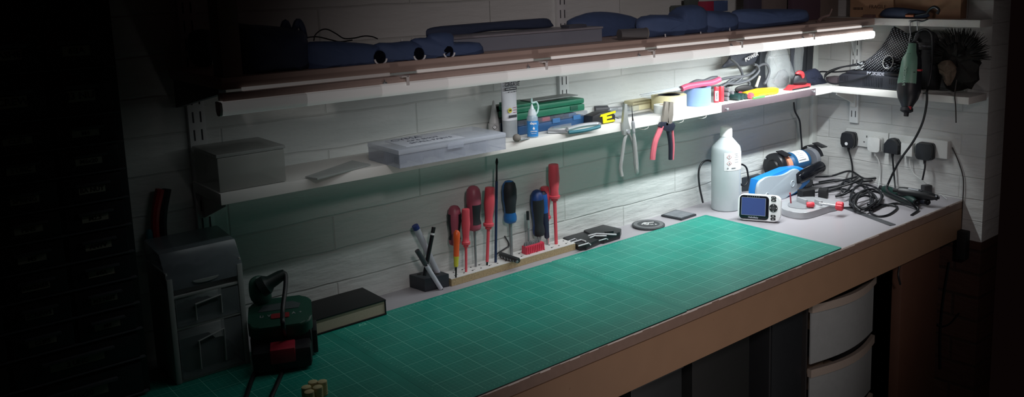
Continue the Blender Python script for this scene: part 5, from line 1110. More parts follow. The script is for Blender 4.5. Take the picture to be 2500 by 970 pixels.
# ================================================================ things on the upper shelf
Zu = ZU + .0004
nv = mat('tool_navy', '44587e', .75, noise=.12, scale=50); nv2 = mat('tool_navy_dark', '333f58', .75, noise=.15, scale=70); pk_ = mat('deep_black', '0e1018', .6)  # the last one is the plain black of vents, button and collet nut
def lump(name, label, cat, q, y, d, m, group=None, jit=.0, floor=True, **k):
    pts = pts_y(y, *q)
    if floor:
        mn = min(p.z for p in pts); pts = [V((p.x, p.y, max(p.z, Zu))) for p in pts]
        if mn > Zu: low = mn
    mb = MB(); blob(mb, pts, (0, -1, 0), d, jit=jit, **k); return mb
def top_thing(name, label, cat, q, y, d, m, parts=(), jit=.0012):
    pts = pts_y(y, *q); dz = min(p.z for p in smooth(pts, 3, True)) - Zu
    pts = [V((p.x, p.y, p.z)) for p in pts]
    o = thing(name, label, cat, (sum(p.x for p in pts) / len(pts), y, Zu))
    mb = MB(); blob(mb, pts, (0, -1, 0), d, jit=jit, n=5, power=.75)
    for v in mb.bm.verts:
        if v.co.z < Zu: v.co.z = Zu
    build('body', mb, m, o, ang=50); return o
o = top_thing('tool_bag', 'big navy tool bag with two upright loops, at the left end of the upper shelf', 'bag', ((576, 62), (610, 60), (660, 63), (700, 68), (740, 80), (748, 120), (750, 182), (700, 186), (640, 190), (592, 193), (583, 130)), -.215, .045, nv2)
for q in (((690, 72), (697, 55), (705, 72)), ((718, 74), (727, 53), (737, 66), (744, 95))):
    mb = MB(); mb.tube(pts_y(-.215, *q), .006, sm=5); build('loop', mb, nv2, o)
pw = [('drill', 'navy tool next to the big tool bag, leftmost of the three with shiny ends', ((744, 110), (790, 101), (850, 103), (905, 108), (930, 118), (935, 150), (920, 168), (860, 172), (790, 178), (748, 180)), (922, 156)),
      ('drill', 'middle one of the three navy tools with shiny round ends', ((915, 108), (960, 104), (1000, 100), (1030, 108), (1040, 130), (1028, 160), (980, 165), (935, 165), (918, 140)), (1017, 154)),
      ('drill', 'navy tool with a stepped top, in front of the left end of the clear bin', ((1003, 98), (1040, 92), (1050, 82), (1098, 80), (1105, 102), (1170, 105), (1180, 140), (1150, 155), (1090, 156), (1045, 158), (1020, 140)), (1089, 147))]
for nm, lb, q, c in pw:
    o = top_thing('cordless_drill', lb, 'power tool', q, -.237, .020, nv); o['group'] = 'navy power tools on the upper shelf'
    p = Wy(c[0], c[1] - 4, -.245); p.z = max(p.z, Zu + .0095); mb = MB(); mb.lathe([(0, .011), (.3, .013), (.9, .013), (1, .010)], p + V((0, .02, .004)), p + V((0, -.012, 0)), 20); ck2 = build('chuck', mb, mat('chuck_gloss', '10131c', .15), o)
    q_ = p + V((0, -.0122, 0)); mb = MB(); R = []; mb.tube([q_ + V((.0125 * math.cos(a), 0, .0125 * math.sin(a))) for a in [PI * (1.05 + .9 * k / 8) for k in range(9)]], .0018, sm=0); build('chrome_rim', mb, mat('rim_bright', 'e8ecf0', .3), ck2)
cable('thin_wire', 'thin dark wire looping above the navy tools, over the left half of the shelf', .0012, *pts_y(-.20, (766, 100), (770, 85), (785, 73), (800, 72), (820, 82), (840, 94), (865, 93), (890, 88), (910, 90), (922, 95)), m=cab)
cable('thin_wire', 'second thin dark wire lying low above the navy tools', .0012, *pts_y(-.20, (745, 92), (775, 90), (810, 98), (830, 102), (860, 98)), m=cab)
mb = MB(); p = Wy(981, 107, -.20); mb.box(p + V((0, 0, .004)), (.003, .003, .010), .0006); tag(build('white_tab', mb, paper), 'tiny white tab standing up on the middle navy tool', 'tab')
mb = MB(); blob(mb, pts_y(-.12, (1040, 76), (1060, 66), (1120, 60), (1220, 52), (1300, 46), (1335, 45), (1346, 55), (1340, 68), (1200, 76), (1100, 90), (1050, 100)), (0, -1, 0), .02, power=.7)
tag(build('long_guard', mb, nv2, ang=60), 'long dark tapered tool guard lying behind the clear bin', 'guard')
# clear bin
yb0 = -.214; x0, x1 = Wy(1103, 150, yb0).x, Wy(1470, 114, yb0).x; zt = Wy(1470, 66, yb0).z
cb = thing('clear_bin', 'long clear plastic bin standing in the middle of the upper shelf', 'bin', ((x0 + x1) / 2, -.2, Zu))
bm_ = mat('bin_clear', 'a8afbd', .3, alpha=.55, noise=.03)
mb = MB()
mb.span((x0, yb0, Zu), (x1, -.13, Zu + .002)); mb.span((x0, yb0, Zu), (x1, yb0 + .002, zt)); mb.span((x0, -.132, Zu), (x1, -.13, zt)); mb.span((x0, yb0, Zu), (x0 + .002, -.13, zt)); mb.span((x1 - .002, yb0, Zu), (x1, -.13, zt)); build('walls', mb, bm_, cb, flat=True)
mb = MB(); mb.span((x0 - .002, yb0 - .003, zt - .003), (x1 + .002, -.128, zt + .0015), .001); build('lid', mb, mat('bin_lid', '96949c', .35, alpha=.7), cb)
mb = MB(); mb.box((x1 - .06, yb0 + .03, Zu + .022), (.055, .03, .038), .003); tag(build('grey_block', mb, mat('inside_grey', '4f535e', .6)), 'grey block seen through the right end of the clear bin', 'block')
# navy bag, socket tube
top_thing('navy_bag', 'rounded navy bag on the upper shelf, right of the clear bin', 'bag', ((1386, 60), (1410, 40), (1450, 29), (1500, 31), (1545, 42), (1570, 60), (1580, 90), (1540, 104), (1480, 108), (1420, 112)), -.07, .045, nv)
o = thing('socket_tube', 'grey cylinder with a pinned round end, lying in front of the navy bag', 'cylinder', Wy(1560, 98, -.25))
a, b_ = Wy(1512, 92, -.235), Wy(1576, 91, -.252); a.z = b_.z = Zu + .0135
mb = MB(); mb.cyl(a, b_, .0125, seg=22); build('body', mb, mat('tube_grey', '6a6a6c', .4, alpha=.8), o)
mb = MB(); mb.cyl(b_, b_ + (b_ - a).normalized() * .003, .0132, seg=22)
mb.m(1)
for dy, dz in ((.0, .005), (-.005, -.003), (.005, -.003)): q_ = b_ + (b_ - a).normalized() * .003 + V((0, dy, dz)); mb.cyl(q_, q_ + (b_ - a).normalized() * .0004, .002, seg=8)
build('pinned_end', mb, [mat('end_grey', '7a7874', .5), ink], o)
rt = [('big navy planer-like tool with a humped top, under the red and navy box', ((1555, 52), (1580, 38), (1620, 36), (1648, 36), (1656, 20), (1672, 13), (1700, 12), (1716, 22), (1724, 40), (1722, 85), (1690, 88), (1665, 90), (1640, 102), (1580, 98), (1558, 90)), (1632, 96)),
      ('navy power tool directly right of the humped one', ((1716, 30), (1745, 27), (1775, 29), (1795, 40), (1790, 80), (1750, 84), (1742, 92), (1712, 92), (1706, 70)), (1718, 90)),
      ('long flat navy tool case-like machine at the right end of the upper shelf', ((1786, 32), (1810, 22), (1860, 22), (1920, 22), (1962, 24), (1972, 40), (1968, 52), (1940, 58), (1880, 66), (1800, 80), (1784, 60)), (1788, 80))]
for lb, q, c in rt:
    o = top_thing('power_tool', lb, 'power tool', q, -.215, .032, nv); o['group'] = 'navy power tools on the upper shelf'
    p = Wy(c[0], c[1], -.245); mb = MB(); mb.tube([p + V((.012 * math.cos(a), 0, .012 * math.sin(a) + .012)) for a in [PI * (.95 + .5 * k / 6) for k in range(7)]], .0018, sm=0); build('chrome_rim', mb, mat('rim_bright', 'e8ecf0', .3), o)
a, b_ = Wy(1725, 30, -.18), Wy(1777, 30, -.18); z0_, z1_ = Wy(1740, 29, -.18).z, Wy(1740, 3, -.18).z
rb2 = thing('red_navy_box', 'small box with a red left half and navy right half, on the navy tools', 'box', ((a.x + b_.x) / 2, -.165, z0_))
mb = MB(); mb.span((a.x, -.18, z0_), (a.x + (b_.x - a.x) * .34, -.15, z1_), .001); build('red_half', mb, mat('box_red', '9a2f48', .5), rb2)
mb = MB(); mb.span((a.x + (b_.x - a.x) * .34, -.18, z0_), (b_.x, -.15, z1_), .001); build('navy_half', mb, nv, rb2)
def panel(name, label, cat, px0, px1, py1, y, m, h=.14, t=.02, py0=None):
    a, b_ = Wy(px0, py1, y), Wy(px1, py1, y); zt = Zu + h if py0 is None else Wy(px0, py0, y).z
    mb = MB(); mb.span((a.x, y, Zu), (b_.x, y + t, zt), .001); return tag(build(name, mb, m), label, cat)
panel('purple_carton', 'purple grey carton standing behind the long navy machine, left of the pale one', 'carton', 1828, 1864, 25, -.09, mat('panel_purple', '4a4556', .6))
panel('pale_carton', 'pale grey carton standing behind the long navy machine', 'carton', 1866, 1934, 22, -.10, mat('carton_pale', '7a706c', .6))
panel('tall_board', 'tall purple brown board standing at the right end of the upper shelf', 'board', 1936, 2002, 58, -.13, mat('panel_plum', '594654', .6))
panel('grey_card', 'pale card standing behind the small angled brush', 'card', 2004, 2046, 45, -.085, mat('card_grey', '7f736c', .6))
mb = MB(); mb.tube(pts_y(-.235, (1998, 53), (2006, 44), (2024, 37)), [.006, .004], sm=4); mb.tube(pts_y(-.235, (2024, 37), (2028, 30), (2031, 22)), .0022, sm=3)
tag(build('small_brush', mb, mat('brush_pinkgrey', '8a7672', .6)), 'small angled brush lying near the front corner of the upper shelf', 'brush')
mb = MB(); mb.box(Wy(1688, 5, -.02) + V((0, 0, 0)), (.045, .02, .03), .002); mb.span((Wy(1655, 0, -.02).x, -.02, Zu), (Wy(1708, 0, -.02).x, .01, Wy(1690, 12, -.02).z), .002); tag(build('green_tray', mb, mat('tray_greygreen', '56605e', .5, alpha=.9)), 'grey green tray standing against the wall behind the humped navy tool', 'tray')
# left end, behind the timber post
top_thing('dark_canister', 'dark rounded canister behind the timber post at the left end of the upper shelf', 'canister', ((460, 90), (475, 74), (500, 72), (512, 84), (515, 158), (480, 160), (463, 140)), -.03, .02, nv2)
# cardboard boxes and clutter on the corner shelf top
cbm = mat('cardboard', 'c29c7c', .75, noise=.1, scale=40)
def boxx(name, label, cat, px0, px1, pyb, xf, m, h=.13, d=.04, z=Zu, bev=.001):
    y0, y1 = Xx(px0, pyb, xf).y, Xx(px1, pyb, xf).y
    o = thing(name, label, cat, (xf + d / 2, (y0 + y1) / 2, z)); mb = MB(); mb.span((xf, y0, z), (xf + d, y1, z + h), bev); build('body', mb, m, o); return o, y0, y1
o, y0, y1 = boxx('cardboard_box', 'brown cardboard box with blurred print, on the upper shelf at the corner', 'box', 2075, 2180, 30, -.045, cbm)
mb = MB(); 
for i in range(9): mb.box((-.0453, y0 - .012 - i * .004, Zu + .028), (.0003, .0014 + (i % 3) * .0006, .008))
build('barcode', mb, ink, o, flat=True)
mb = MB(); mb.text('FRAGILE', .016, Matrix(((0, 0, -1, -.0455), (-1, 0, 0, (y0 * .35 + y1 * .65)), (0, 1, 0, Zu + .034), (0, 0, 0, 1)))); build('print', mb, mat('card_print', '5c4638', .8), o, flat=True)
boxx('cardboard_box', 'brown cardboard box farther from the corner, above the hanging rotary tool', 'box', 2184, 2345, 30, -.042, mat('cardboard_dark', 'a07c62', .75, noise=.1))
def xlump(name, label, cat, q, x, d, m, z=Zu, jit=.001, **k):
    mb = MB(); blob(mb, pts_x(x, *q), (-1, 0, 0), d, jit=jit, **k)
    for v in mb.bm.verts:
        if v.co.z < z: v.co.z = z
    return tag(build(name, mb, m, ang=55), label, cat)
xlump('black_case', 'long black soft case lying on the upper corner shelf', 'case', ((2150, 40), (2160, 22), (2190, 18), (2230, 22), (2262, 28), (2265, 43), (2200, 46)), -.062, .012, nv2)
mb = MB(); mb.cyl(Xx(2212, 38, -.078) , Xx(2232, 38, -.078), .0055, seg=14); tag(build('copper_fitting', mb, mat('copper', '8d5a45', .35, .8)), 'short copper fitting on the edge of the upper corner shelf', 'fitting')
o = thing('adjustable_spanner', 'dull grey spanner lying on the upper corner shelf, right of the copper fitting', 'spanner', Xx(2260, 42, -.075))
mb = MB(); mb.tube(pts_x(-.075, (2234, 38), (2262, 33)), .0035, sm=0); build('handle', mb, dsteel, o)
mb = MB(); mb.tube(pts_x(-.075, (2262, 34), (2270, 22), (2282, 17), (2292, 24), (2288, 34)), .0045, sm=4); build('jaw', mb, mat('spanner_grey', '4c4e52', .4, .8), o)
boxx('pink_block', 'small pinkish block on the upper shelf just at the corner', 'block', 2106, 2130, 42, -.070, mat('block_pink', '7f6460', .6), h=.010, d=.02)

# ================================================================ the corner shelf: charger, mesh sleeve, bags
Zc = ZLT + .0004; xf = -.122
y0, y1 = Xx(2047, 205, xf).y, Xx(2200, 222, xf).y; hc = Xx(2120, 184, xf).z - Zc
chg = thing('tool_charger', 'ribbed black battery charger with silver lettering, on the corner shelf', 'charger', (-.07, (y0 + y1) / 2, Zc))
cm_ = mat('charger_dark', '23262e', .45, noise=.08)
Mx = Matrix(((0, 0, -1, xf), (-1, 0, 0, y0), (0, 1, 0, Zc), (0, 0, 0, 1)))      # local x runs towards the viewer along the shelf, y up, z out
Lc = y0 - y1
mb = MB(Mx); mb.prism([(0, 0), (Lc, 0), (Lc, hc), (.012, hc), (0, hc * .8)], -.10, 0, bev=.004); mb.prism([(.012, hc), (Lc, hc), (Lc, hc + .010), (.03, hc + .010)], -.095, -.012, bev=.003); bd = build('body', mb, cm_, chg)
mb = MB(Mx); 
for i in range(12): mb.box((Lc * .40 + i * .0058, hc * .52, .0008), (.0030, hc * .72, .002), .0005)
build('ribs', mb, cm_, bd)
mb = MB(Mx)
for i in range(5): mb.box((Lc * .82 + i * .0068, hc * .66, .0003), (.003, hc * .42, .0010)); mb.cyl((Lc * .82 + i * .0068, hc * .18, .0001), (Lc * .82 + i * .0068, hc * .18, .0008), .0016, seg=8)
for i in range(5): mb.box((.008 + i * .006, hc * .62, .0003), (.0026, hc * .42, .0010))
build('vents', mb, pk_, bd, flat=True)
mb = MB(Mx); mb.text('PARKSIDE', .0135, FR((Lc * .57, hc + .0050, -.0108)), ex=.0004, bold=True); build('lettering', mb, mat('silver_lettering', 'a9acb8', .4), bd, flat=True)
boxx('brown_block', 'grey brown block on the corner shelf left of the black charger', 'block', 2016, 2044, 197, -.075, mat('block_brown', '5a5056', .6), h=.020, d=.05, z=Zc)
# mesh sleeve
def mesh_mat():
    m = bpy.data.materials.new('black_woven_mesh'); m.use_nodes = True; nt = m.node_tree; N = nt.nodes; L = nt.links; p = N['Principled BSDF']; p.inputs['Roughness'].default_value = .45
    tc = N.new('ShaderNodeTexCoord'); mp = N.new('ShaderNodeMapping'); mp.inputs['Rotation'].default_value = (math.radians(35), 0, 0); L.new(tc.outputs['Object'], mp.inputs['Vector'])
    w = N.new('ShaderNodeTexWave'); w.bands_direction = 'Y'; w.inputs['Scale'].default_value = 48; w.inputs['Distortion'].default_value = .5; L.new(mp.outputs[0], w.inputs['Vector'])
    w2 = N.new('ShaderNodeTexWave'); w2.bands_direction = 'Z'; w2.inputs['Scale'].default_value = 48; w2.inputs['Distortion'].default_value = .5; L.new(mp.outputs[0], w2.inputs['Vector'])
    mm = N.new('ShaderNodeMath'); mm.operation = 'MULTIPLY'; L.new(w.outputs['Fac'], mm.inputs[0]); L.new(w2.outputs['Fac'], mm.inputs[1])
    cr = N.new('ShaderNodeValToRGB'); cr.color_ramp.elements[0].color = lin('121318'); cr.color_ramp.elements[1].color = lin('b0b3ba'); cr.color_ramp.elements[0].position = .3; cr.color_ramp.elements[1].position = .8
    L.new(mm.outputs[0], cr.inputs[0]); L.new(cr.outputs[0], p.inputs['Base Color'])
    b = N.new('ShaderNodeBump'); b.inputs['Strength'].default_value = .6; b.inputs['Distance'].default_value = .001; L.new(mm.outputs[0], b.inputs['Height']); L.new(b.outputs['Normal'], p.inputs['Normal']); return m
wm = mesh_mat()
mb = MB(); blob(mb, pts_x(-.06, (2098, 165), (2112, 150), (2140, 130), (2160, 105), (2182, 68), (2188, 67), (2215, 82), (2240, 95), (2246, 140), (2225, 175), (2180, 178), (2130, 178)), (-1, 0, 0), .030, jit=.002, n=6, sm=2, power=.8)
sl = thing('mesh_sleeve', 'pile of black woven cable sleeve peaking above the charger', 'sleeve', Xx(2170, 170, -.06)); build('woven_cover', mb, wm, sl, ang=70)
p0, p1 = Xx(2200, 158, -.085), Xx(2168, 152, -.128)
mb = MB(); n = 26; R = []
for t, rr in ((0, .017), (.5, .020), (1, .024), (1, .0225), (.4, .018)):
    c = p0.lerp(p1, t); x, y, d = basis(p1 - p0); R.append([c + (x * math.cos(2 * PI * k / n) + y * math.sin(2 * PI * k / n) * .85) * rr for k in range(n)])
mb.rings(R, cap=(1, 1)); build('open_end', mb, wm, sl, ang=70)
mb = MB(); mb.tube(R[2], .0012, sm=0, closed=True); build('rim', mb, mat('rim_grey', '9a9b98', .5), sl, ang=80)
for i, q in enumerate(([(2110, 150), (2085, 158), (2050, 166), (2022, 180), (2014, 188)], [(2110, 165), (2080, 172), (2040, 176), (2008, 175), (1995, 177)], [(2100, 158), (2050, 165), (2018, 178), (2015, 195), (2035, 205), (2070, 200), (2115, 186), (2130, 178)])):
    cable('charger_cable', ['upper black cable reaching from the mesh sleeve to the corner', 'straight black cable running from the sleeve to the navy pouch', 'black cable looping low in front of the charger'][i], .0026, *pts_x(-.128 if i == 2 else -.10, *q), m=cab)
mb = MB(); 
for i in range(16):
    a = Xx(2100 + random.uniform(-4, 10), 158 + random.uniform(-8, 14), -.10); mb.tube([a, a + V((-.01, .006 + random.uniform(-.008, .012), random.uniform(-.01, .012)))], .0012, sm=0, seg=5)
tag(build('frayed_strands', mb, mat('fray_white', '9fa3a6', .5)), 'frayed pale strands at the left tip of the mesh sleeve', 'strands')
xlump('black_holdall', 'black bag standing behind the hanging rotary tool', 'bag', ((2210, 100), (2225, 80), (2260, 75), (2288, 85), (2296, 130), (2294, 218), (2250, 220), (2215, 215)), -.035, .022, mat('bag_black', '101116', .6, noise=.2), z=Zc)
mb = MB(); p = Xx(2258, 113, -.099); mb.text('MASTERHAND', .008, Matrix(((0, 0, -1, p.x), (-1, 0, 0, p.y), (0, 1, 0, p.z), (0, 0, 0, 1))), bold=True, ex=.0006)
o = thing('strap', 'black webbing strap with small grey lettering across the black bag', 'strap', Xx(2258, 120, -.096)); build('lettering', mb, mat('grey_lettering', '6b6d72', .5), o, flat=True)
mb = MB(); mb.span((-.098, Xx(2240, 120, -.096).y, Xx(2258, 122, -.096).z), (-.092, Xx(2282, 120, -.096).y, Xx(2258, 104, -.096).z), .001); build('webbing', mb, rubber, o)
# hairy dark brush heads
hb3 = thing('bristly_brush', 'dark bristly brush head bulging from the right part of the corner shelf', 'brush', Xx(2340, 215, -.06)); hm_ = mat('bristle_dark', '14110f', .8, noise=.3)
mb = MB(); blob(mb, pts_x(-.06, (2300, 120), (2318, 92), (2340, 84), (2368, 88), (2385, 120), (2390, 180), (2365, 215), (2310, 216)), (-1, 0, 0), .03, jit=.009, n=5)
for v in mb.bm.verts: v.co.z = max(v.co.z, Zc)
build('head', mb, hm_, hb3)
mb = MB()
for i in range(420):
    a = Xx(2345, 140, -.07); th = random.uniform(0, PI * 1.1) - .05; r0 = .042; r1 = .060 + random.uniform(.0, .030); pz = random.uniform(-.03, .01)
    d = V((0, -math.cos(th) * 1.0, math.sin(th) * 1.1)); mb.tube([a + d * r0 + V((pz, 0, 0)), a + d * r1 + V((pz - .004, random.uniform(-.006, .006), 0))], [.0016, .0005], sm=0, seg=4)

for v in mb.bm.verts: v.co.z = min(max(v.co.z, Zc), ZU - .024)
bb_ = build('bristles', mb, hm_, hb3); bb_['kind'] = 'stuff'
xlump('fluffy_duster', 'pale brown fluffy pad hanging below the bristly brush', 'pad', ((2290, 160), (2305, 148), (2325, 150), (2335, 175), (2322, 205), (2310, 208), (2300, 185)), -.105, .012, mat('fluff_brown', '5b4c40', .9, noise=.4, scale=120, bump=.6), z=Zc, jit=.004)

# ================================================================ hanging rotary tool
y_ = None; xr_ = -.105
T0, T1 = Xx(2231, 103, -.125), Xx(2212, 284, -.19)
rt_ = thing('hanging_rotary_tool', 'green and black rotary tool hanging nose down from the upper corner shelf', 'rotary tool', T0)
L_ = (T1 - T0).length; d_ = (T1 - T0).normalized()
k_ = S(T0, 1.12)
prof = [(0, 7), (.03, 10), (.15, 13), (.22, 19), (.30, 21), (.55, 24), (.66, 25), (.76, 21), (.84, 14), (.885, 11)]
toc = V((CAM.x - T0.x, CAM.y - T0.y, 0)).normalized()
mb = MB(); mb.lathe([(t, r * k_) for t, r in prof], T0, T1, 30, up=toc); bd = build('black_body', mb, mat('tool_charcoal', '1e2127', .45, noise=.06), rt_, ang=45)
mb = MB(); mb.lathe([(.005, 6 * k_)] + [(t, r * k_ * 1.035) for t, r in prof if .02 < t < .62] + [(.63, 23 * k_)], T0, T1, 16, math.radians(-32), math.radians(112), up=toc); gs = build('green_shell', mb, mat('shell_green', '6d9483', .42, noise=.06), rt_, ang=45)
sd_ = d_.cross(toc).normalized()
def on_tool(t, ang, rr): n = (toc * math.cos(ang) + sd_ * math.sin(ang)); return T0.lerp(T1, t) + n * rr * k_, n
for i in range(3):
    p, n = on_tool(.155 + i * .035, .5, 15.5 + i * 2); x = n.cross(d_); mb = MB(Matrix(((x.x, d_.x, n.x, p.x), (x.y, d_.y, n.y, p.y), (x.z, d_.z, n.z, p.z), (0, 0, 0, 1)))); mb.box((0, 0, 0), (.012, .003, .002), .0005); build('vent', mb, pk_, gs)
p, n = on_tool(.45, .5, 25); x = -n.cross(d_); mb = MB(); mb.text('PARKSIDE', .013, Matrix(((d_.x, x.x, n.x, p.x), (d_.y, x.y, n.y, p.y), (d_.z, x.z, n.z, p.z), (0, 0, 0, 1))) @ Matrix.Rotation(PI, 4, 'Z'), bold=True, ex=.0008); build('lettering', mb, mat('lettering_pale_green', '9dbcae', .5), gs, flat=True)
p, n = on_tool(.40, -.3, 22.5); mb = MB(); mb.cyl(p - n * .004, p + n * .002, .004, seg=12); build('lock_button', mb, pk_, gs)
p, n = on_tool(.36, -.75, 24); mb = MB(FR(p)); mb.box((0, 0, 0), (.012, .016, .006), .001); build('red_switch', mb, mat('switch_red', 'a02c34', .4), rt_)
mb = MB(); mb.lathe([(.885, 11 * k_), (.89, 13 * k_), (.93, 13.5 * k_), (.95, 8 * k_), (.95, 5.5 * k_), (1, 5 * k_)], T0, T1, 20); cl2 = build('collet_nut', mb, pk_, rt_)
p, n = on_tool(.875, -.5, 12); mb = MB(FR(p)); mb.box((0, 0, 0), (.006, .008, .009), .001); build('red_lock', mb, mat('switch_red', 'a02c34'), cl2)
mb = MB(); e = T0 + V((0, -.002, .0)); s2 = Xx(2240, 82, xr_)
for i in range(6): c = e.lerp(s2, i / 6); mb.lathe([(0, .0052), (.5, .006), (1, .0048)], c, c.lerp(s2, 1 / (6 - i) * .8), 12)
build('cable_boot', mb, mat('boot_grey', '4e5256', .5), rt_)
mb = MB(); mb.tube([s2] + pts_x(xr_, (2246, 76), (2256, 72), (2268, 75), (2276, 90), (2276, 130), (2272, 180), (2265, 215)) + pts_x(-.165, (2263, 225)), .0036, sm=6); build('cable', mb, cab, rt_, ang=80)
# wire hook carrying it
hk_ = thing('wire_hook', 'bent wire hook on the edge of the upper corner shelf, carrying the rotary tool', 'hook', Xx(2224, 55, -.086))
mb = MB(); mb.tube(pts_x(-.088, (2222, 53), (2222, 75), (2223, 82), (2221, 95), (2219, 106)), .0016, sm=4); build('wire', mb, chrome, hk_)
mb = MB(); mb.tube(pts_x(-.087, (2239, 50), (2240, 75)), .0014, sm=0); build('wire', mb, chrome, hk_)
mb = MB(); mb.tube(pts_x(-.086, (2226, 52), (2240, 50), (2252, 52), (2265, 47)), .0020, sm=3); build('cross_bar', mb, dsteel, hk_)
p = Xx(2222, 53, -.085); mb = MB(); mb.ell(p, (.003, .0045, .0045)); build('screw_head', mb, chrome, hk_)

# ================================================================ under the bench
du_y = -.44
def bow(name_par, x0, x1, y, z0, z1, bulge, m, t=.012, nm='front'):
    mb = MB(); n = 12; R = []
    for i in range(n + 1):
        u = i / n; x = x0 + (x1 - x0) * u; b = bulge * math.sin(PI * u)
        R.append([V((x, y - b, z0)), V((x, y - b, z1)), V((x, y - b + t, z1)), V((x, y - b + t, z0))])
    mb.rings(R); return build(nm, mb, m, name_par, ang=50)
x0, x1 = Wy(1984, 742, du_y).x, Wy(2140, 690, du_y).x
ud = thing('under_bench_drawers', 'white plastic drawer tower with bowed clear drawers, under the right end of the bench', 'drawer tower', ((x0 + x1) / 2, -.3, -.9))
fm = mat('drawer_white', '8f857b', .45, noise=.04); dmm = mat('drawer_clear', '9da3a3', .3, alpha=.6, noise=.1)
zA = Wy(1984, 745, du_y).z
mb = MB(); mb.span((x0 - .003, du_y + .016, -.9), (x0 + .003, -.12, zA + .006)); mb.span((x1 - .003, du_y + .016, -.9), (x1 + .003, -.12, zA + .006)); mb.span((x0, du_y + .02, zA + .002), (x1, -.12, zA + .008)); mb.span((x0, -.125, -.9), (x1, -.12, zA)); build('frame', mb, mat('drawer_frame_dark', '2b2a2a', .6), ud)
pitch = Wy(1978, 905, du_y).z - zA
for i in range(4):
    z1_ = zA + pitch * i; z0_ = z1_ + pitch
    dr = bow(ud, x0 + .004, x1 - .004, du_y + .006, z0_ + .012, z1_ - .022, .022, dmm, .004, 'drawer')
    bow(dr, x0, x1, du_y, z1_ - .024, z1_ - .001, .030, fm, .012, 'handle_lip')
    mb = MB(); mb.box(((x0 + x1) / 2 - .02, du_y + .10, (z0_ + z1_) / 2), (.06, .06, .08), .01); mb.box(((x0 + x1) / 2 + .045, du_y + .09, (z0_ + z1_) / 2 - .01), (.04, .06, .06), .01); build('contents', mb, mat('contents_tan', '8a7866', .7, noise=.5, scale=20), dr)
def ub(name, label, cat, px0, px1, pyt, y, m, d=.25, front=None):
    a, b_ = Wy(px0, pyt, y), Wy(px1, pyt, y); o = thing(name, label, cat, ((a.x + b_.x) / 2, y + d / 2, -.9)); mb = MB(); mb.span((a.x, y, -.9), (b_.x, y + d, Wy(px0, pyt, y).z), .003); build('body', mb, m, o)
    return o, a, b_
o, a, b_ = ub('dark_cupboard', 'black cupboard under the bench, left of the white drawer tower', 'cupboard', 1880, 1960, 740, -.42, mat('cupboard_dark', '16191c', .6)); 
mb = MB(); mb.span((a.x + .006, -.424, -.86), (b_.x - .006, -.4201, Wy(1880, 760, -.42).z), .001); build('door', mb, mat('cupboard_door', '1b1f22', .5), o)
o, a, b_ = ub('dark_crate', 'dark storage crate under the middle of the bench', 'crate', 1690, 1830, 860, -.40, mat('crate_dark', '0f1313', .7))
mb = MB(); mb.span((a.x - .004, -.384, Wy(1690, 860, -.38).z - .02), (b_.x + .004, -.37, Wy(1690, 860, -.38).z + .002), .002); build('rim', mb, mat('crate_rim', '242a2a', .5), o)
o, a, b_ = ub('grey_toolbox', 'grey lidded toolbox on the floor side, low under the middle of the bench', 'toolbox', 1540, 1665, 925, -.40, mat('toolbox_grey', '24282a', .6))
mb = MB(); zt_b = Wy(1540, 925, -.40).z; mb.span((a.x - .003, -.405, zt_b - .03), (b_.x + .003, -.16, zt_b + .006), .004); build('lid', mb, mat('toolbox_lid', '3e4244', .5), o)
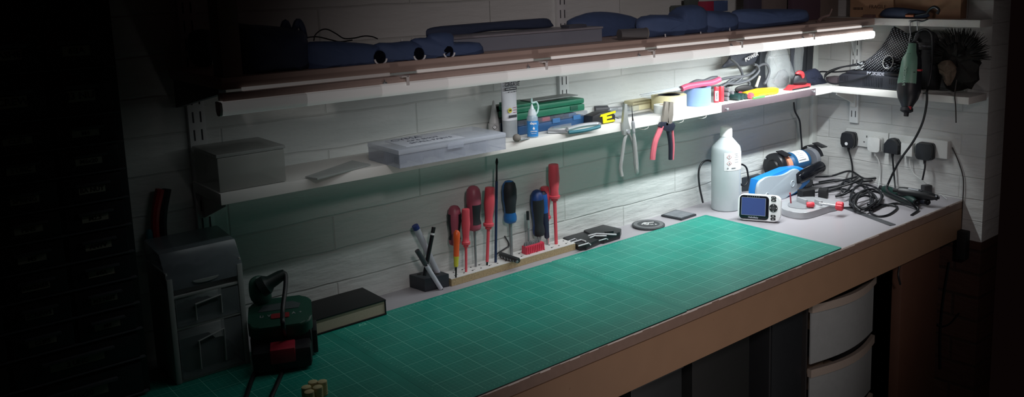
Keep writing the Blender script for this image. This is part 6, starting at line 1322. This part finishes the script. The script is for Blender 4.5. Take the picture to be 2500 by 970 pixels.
# cables hanging at the right end below the bench
cable('hanging_lead', 'brown lead hanging down the short wall below the sockets', .0018, *pts_x(-.006, (2325, 360), (2342, 400), (2352, 440), (2350, 500), (2346, 560), (2340, 600)), m=mat('cable_brown', '2b2422'))
cable('hanging_lead', 'dark lead hanging below the right end of the bench', .003, *pts_x(-.01, (2318, 640), (2308, 700), (2300, 760), (2296, 820), (2296, 900)), m=cab)
cable('hanging_lead', 'curved dark lead crossing below the right end of the bench', .0025, *pts_x(-.01, (2285, 790), (2300, 797), (2320, 790), (2342, 765)), m=cab)
cable('hanging_lead', 'black lead drooping just below the front rail, left of the leg panel', .003, *pts_y(-.52, (2196, 650), (2193, 672), (2198, 695)), m=cab)
mb = MB(); p = Xx(2352, 575, -.02); mb.box(p + V((0, 0, -.03)), (.03, .03, .09), .004); tag(build('black_adaptor', mb, rubber), 'black power adaptor hanging on the short wall beyond the bench end', 'adaptor')
# ================================================================ added lights and world
def area(name, loc, target, size, sizey, power, color, spread=180):
    l = bpy.data.lights.new(name, 'AREA'); l.shape = 'RECTANGLE'; l.size = size; l.size_y = sizey; l.energy = power; l.color = color; l.spread = math.radians(spread)
    o = bpy.data.objects.new(name, l); COL.objects.link(o); o.location = loc
    o.rotation_euler = (V(target) - V(loc)).to_track_quat('-Z', 'Y').to_euler(); return o
def spot(name, loc, target, power, color, ang, blend=.9, r=.15):
    l = bpy.data.lights.new(name, 'SPOT'); l.energy = power; l.color = color; l.spot_size = math.radians(ang); l.spot_blend = blend; l.shadow_soft_size = r
    o = bpy.data.objects.new(name, l); COL.objects.link(o); o.location = loc
    o.rotation_euler = (V(target) - V(loc)).to_track_quat('-Z', 'Y').to_euler(); return o
# unseen warm spot added behind the viewer, brightening the middle and leaving the sides dark
spot('added_high_spot', (-2.6, -2.5, 1.5), (-1.0, -.3, .2), SPOTP, (1., .86, .86), 41, 1., .12)
# unseen low warm spot added to brighten the front rail and shelf fronts
spot('added_low_spot', (-1.45, -2.2, -.8), (-1.0, -.45, .14), LOWP, (1., .90, .87), 58, 1., .12)
# area lights added just under the tube, brightening wall and bench beyond its glow
NS = 10
for k in range(NS):
    u = (k + .5) / NS; xm = XL + (XR - XL) * u
    area('added_tube_light', (xm, -DT - .001, ZT - .0006), (xm, -DT - .001 + .40, ZT - 1.), (XR - XL) / NS * .96, .012, ADDED_TUBE(u), (.93, .98, 1.), 140)
w = bpy.data.worlds.new('world'); sc.world = w; w.use_nodes = True
w.node_tree.nodes['Background'].inputs[0].default_value = (.6, .30, .28, 1); w.node_tree.nodes['Background'].inputs[1].default_value = WORLD
sc.view_settings.view_transform = 'Standard'; sc.view_settings.look = 'None'; sc.view_settings.exposure = 0; sc.view_settings.gamma = 1
sc.view_settings.use_curve_mapping = False
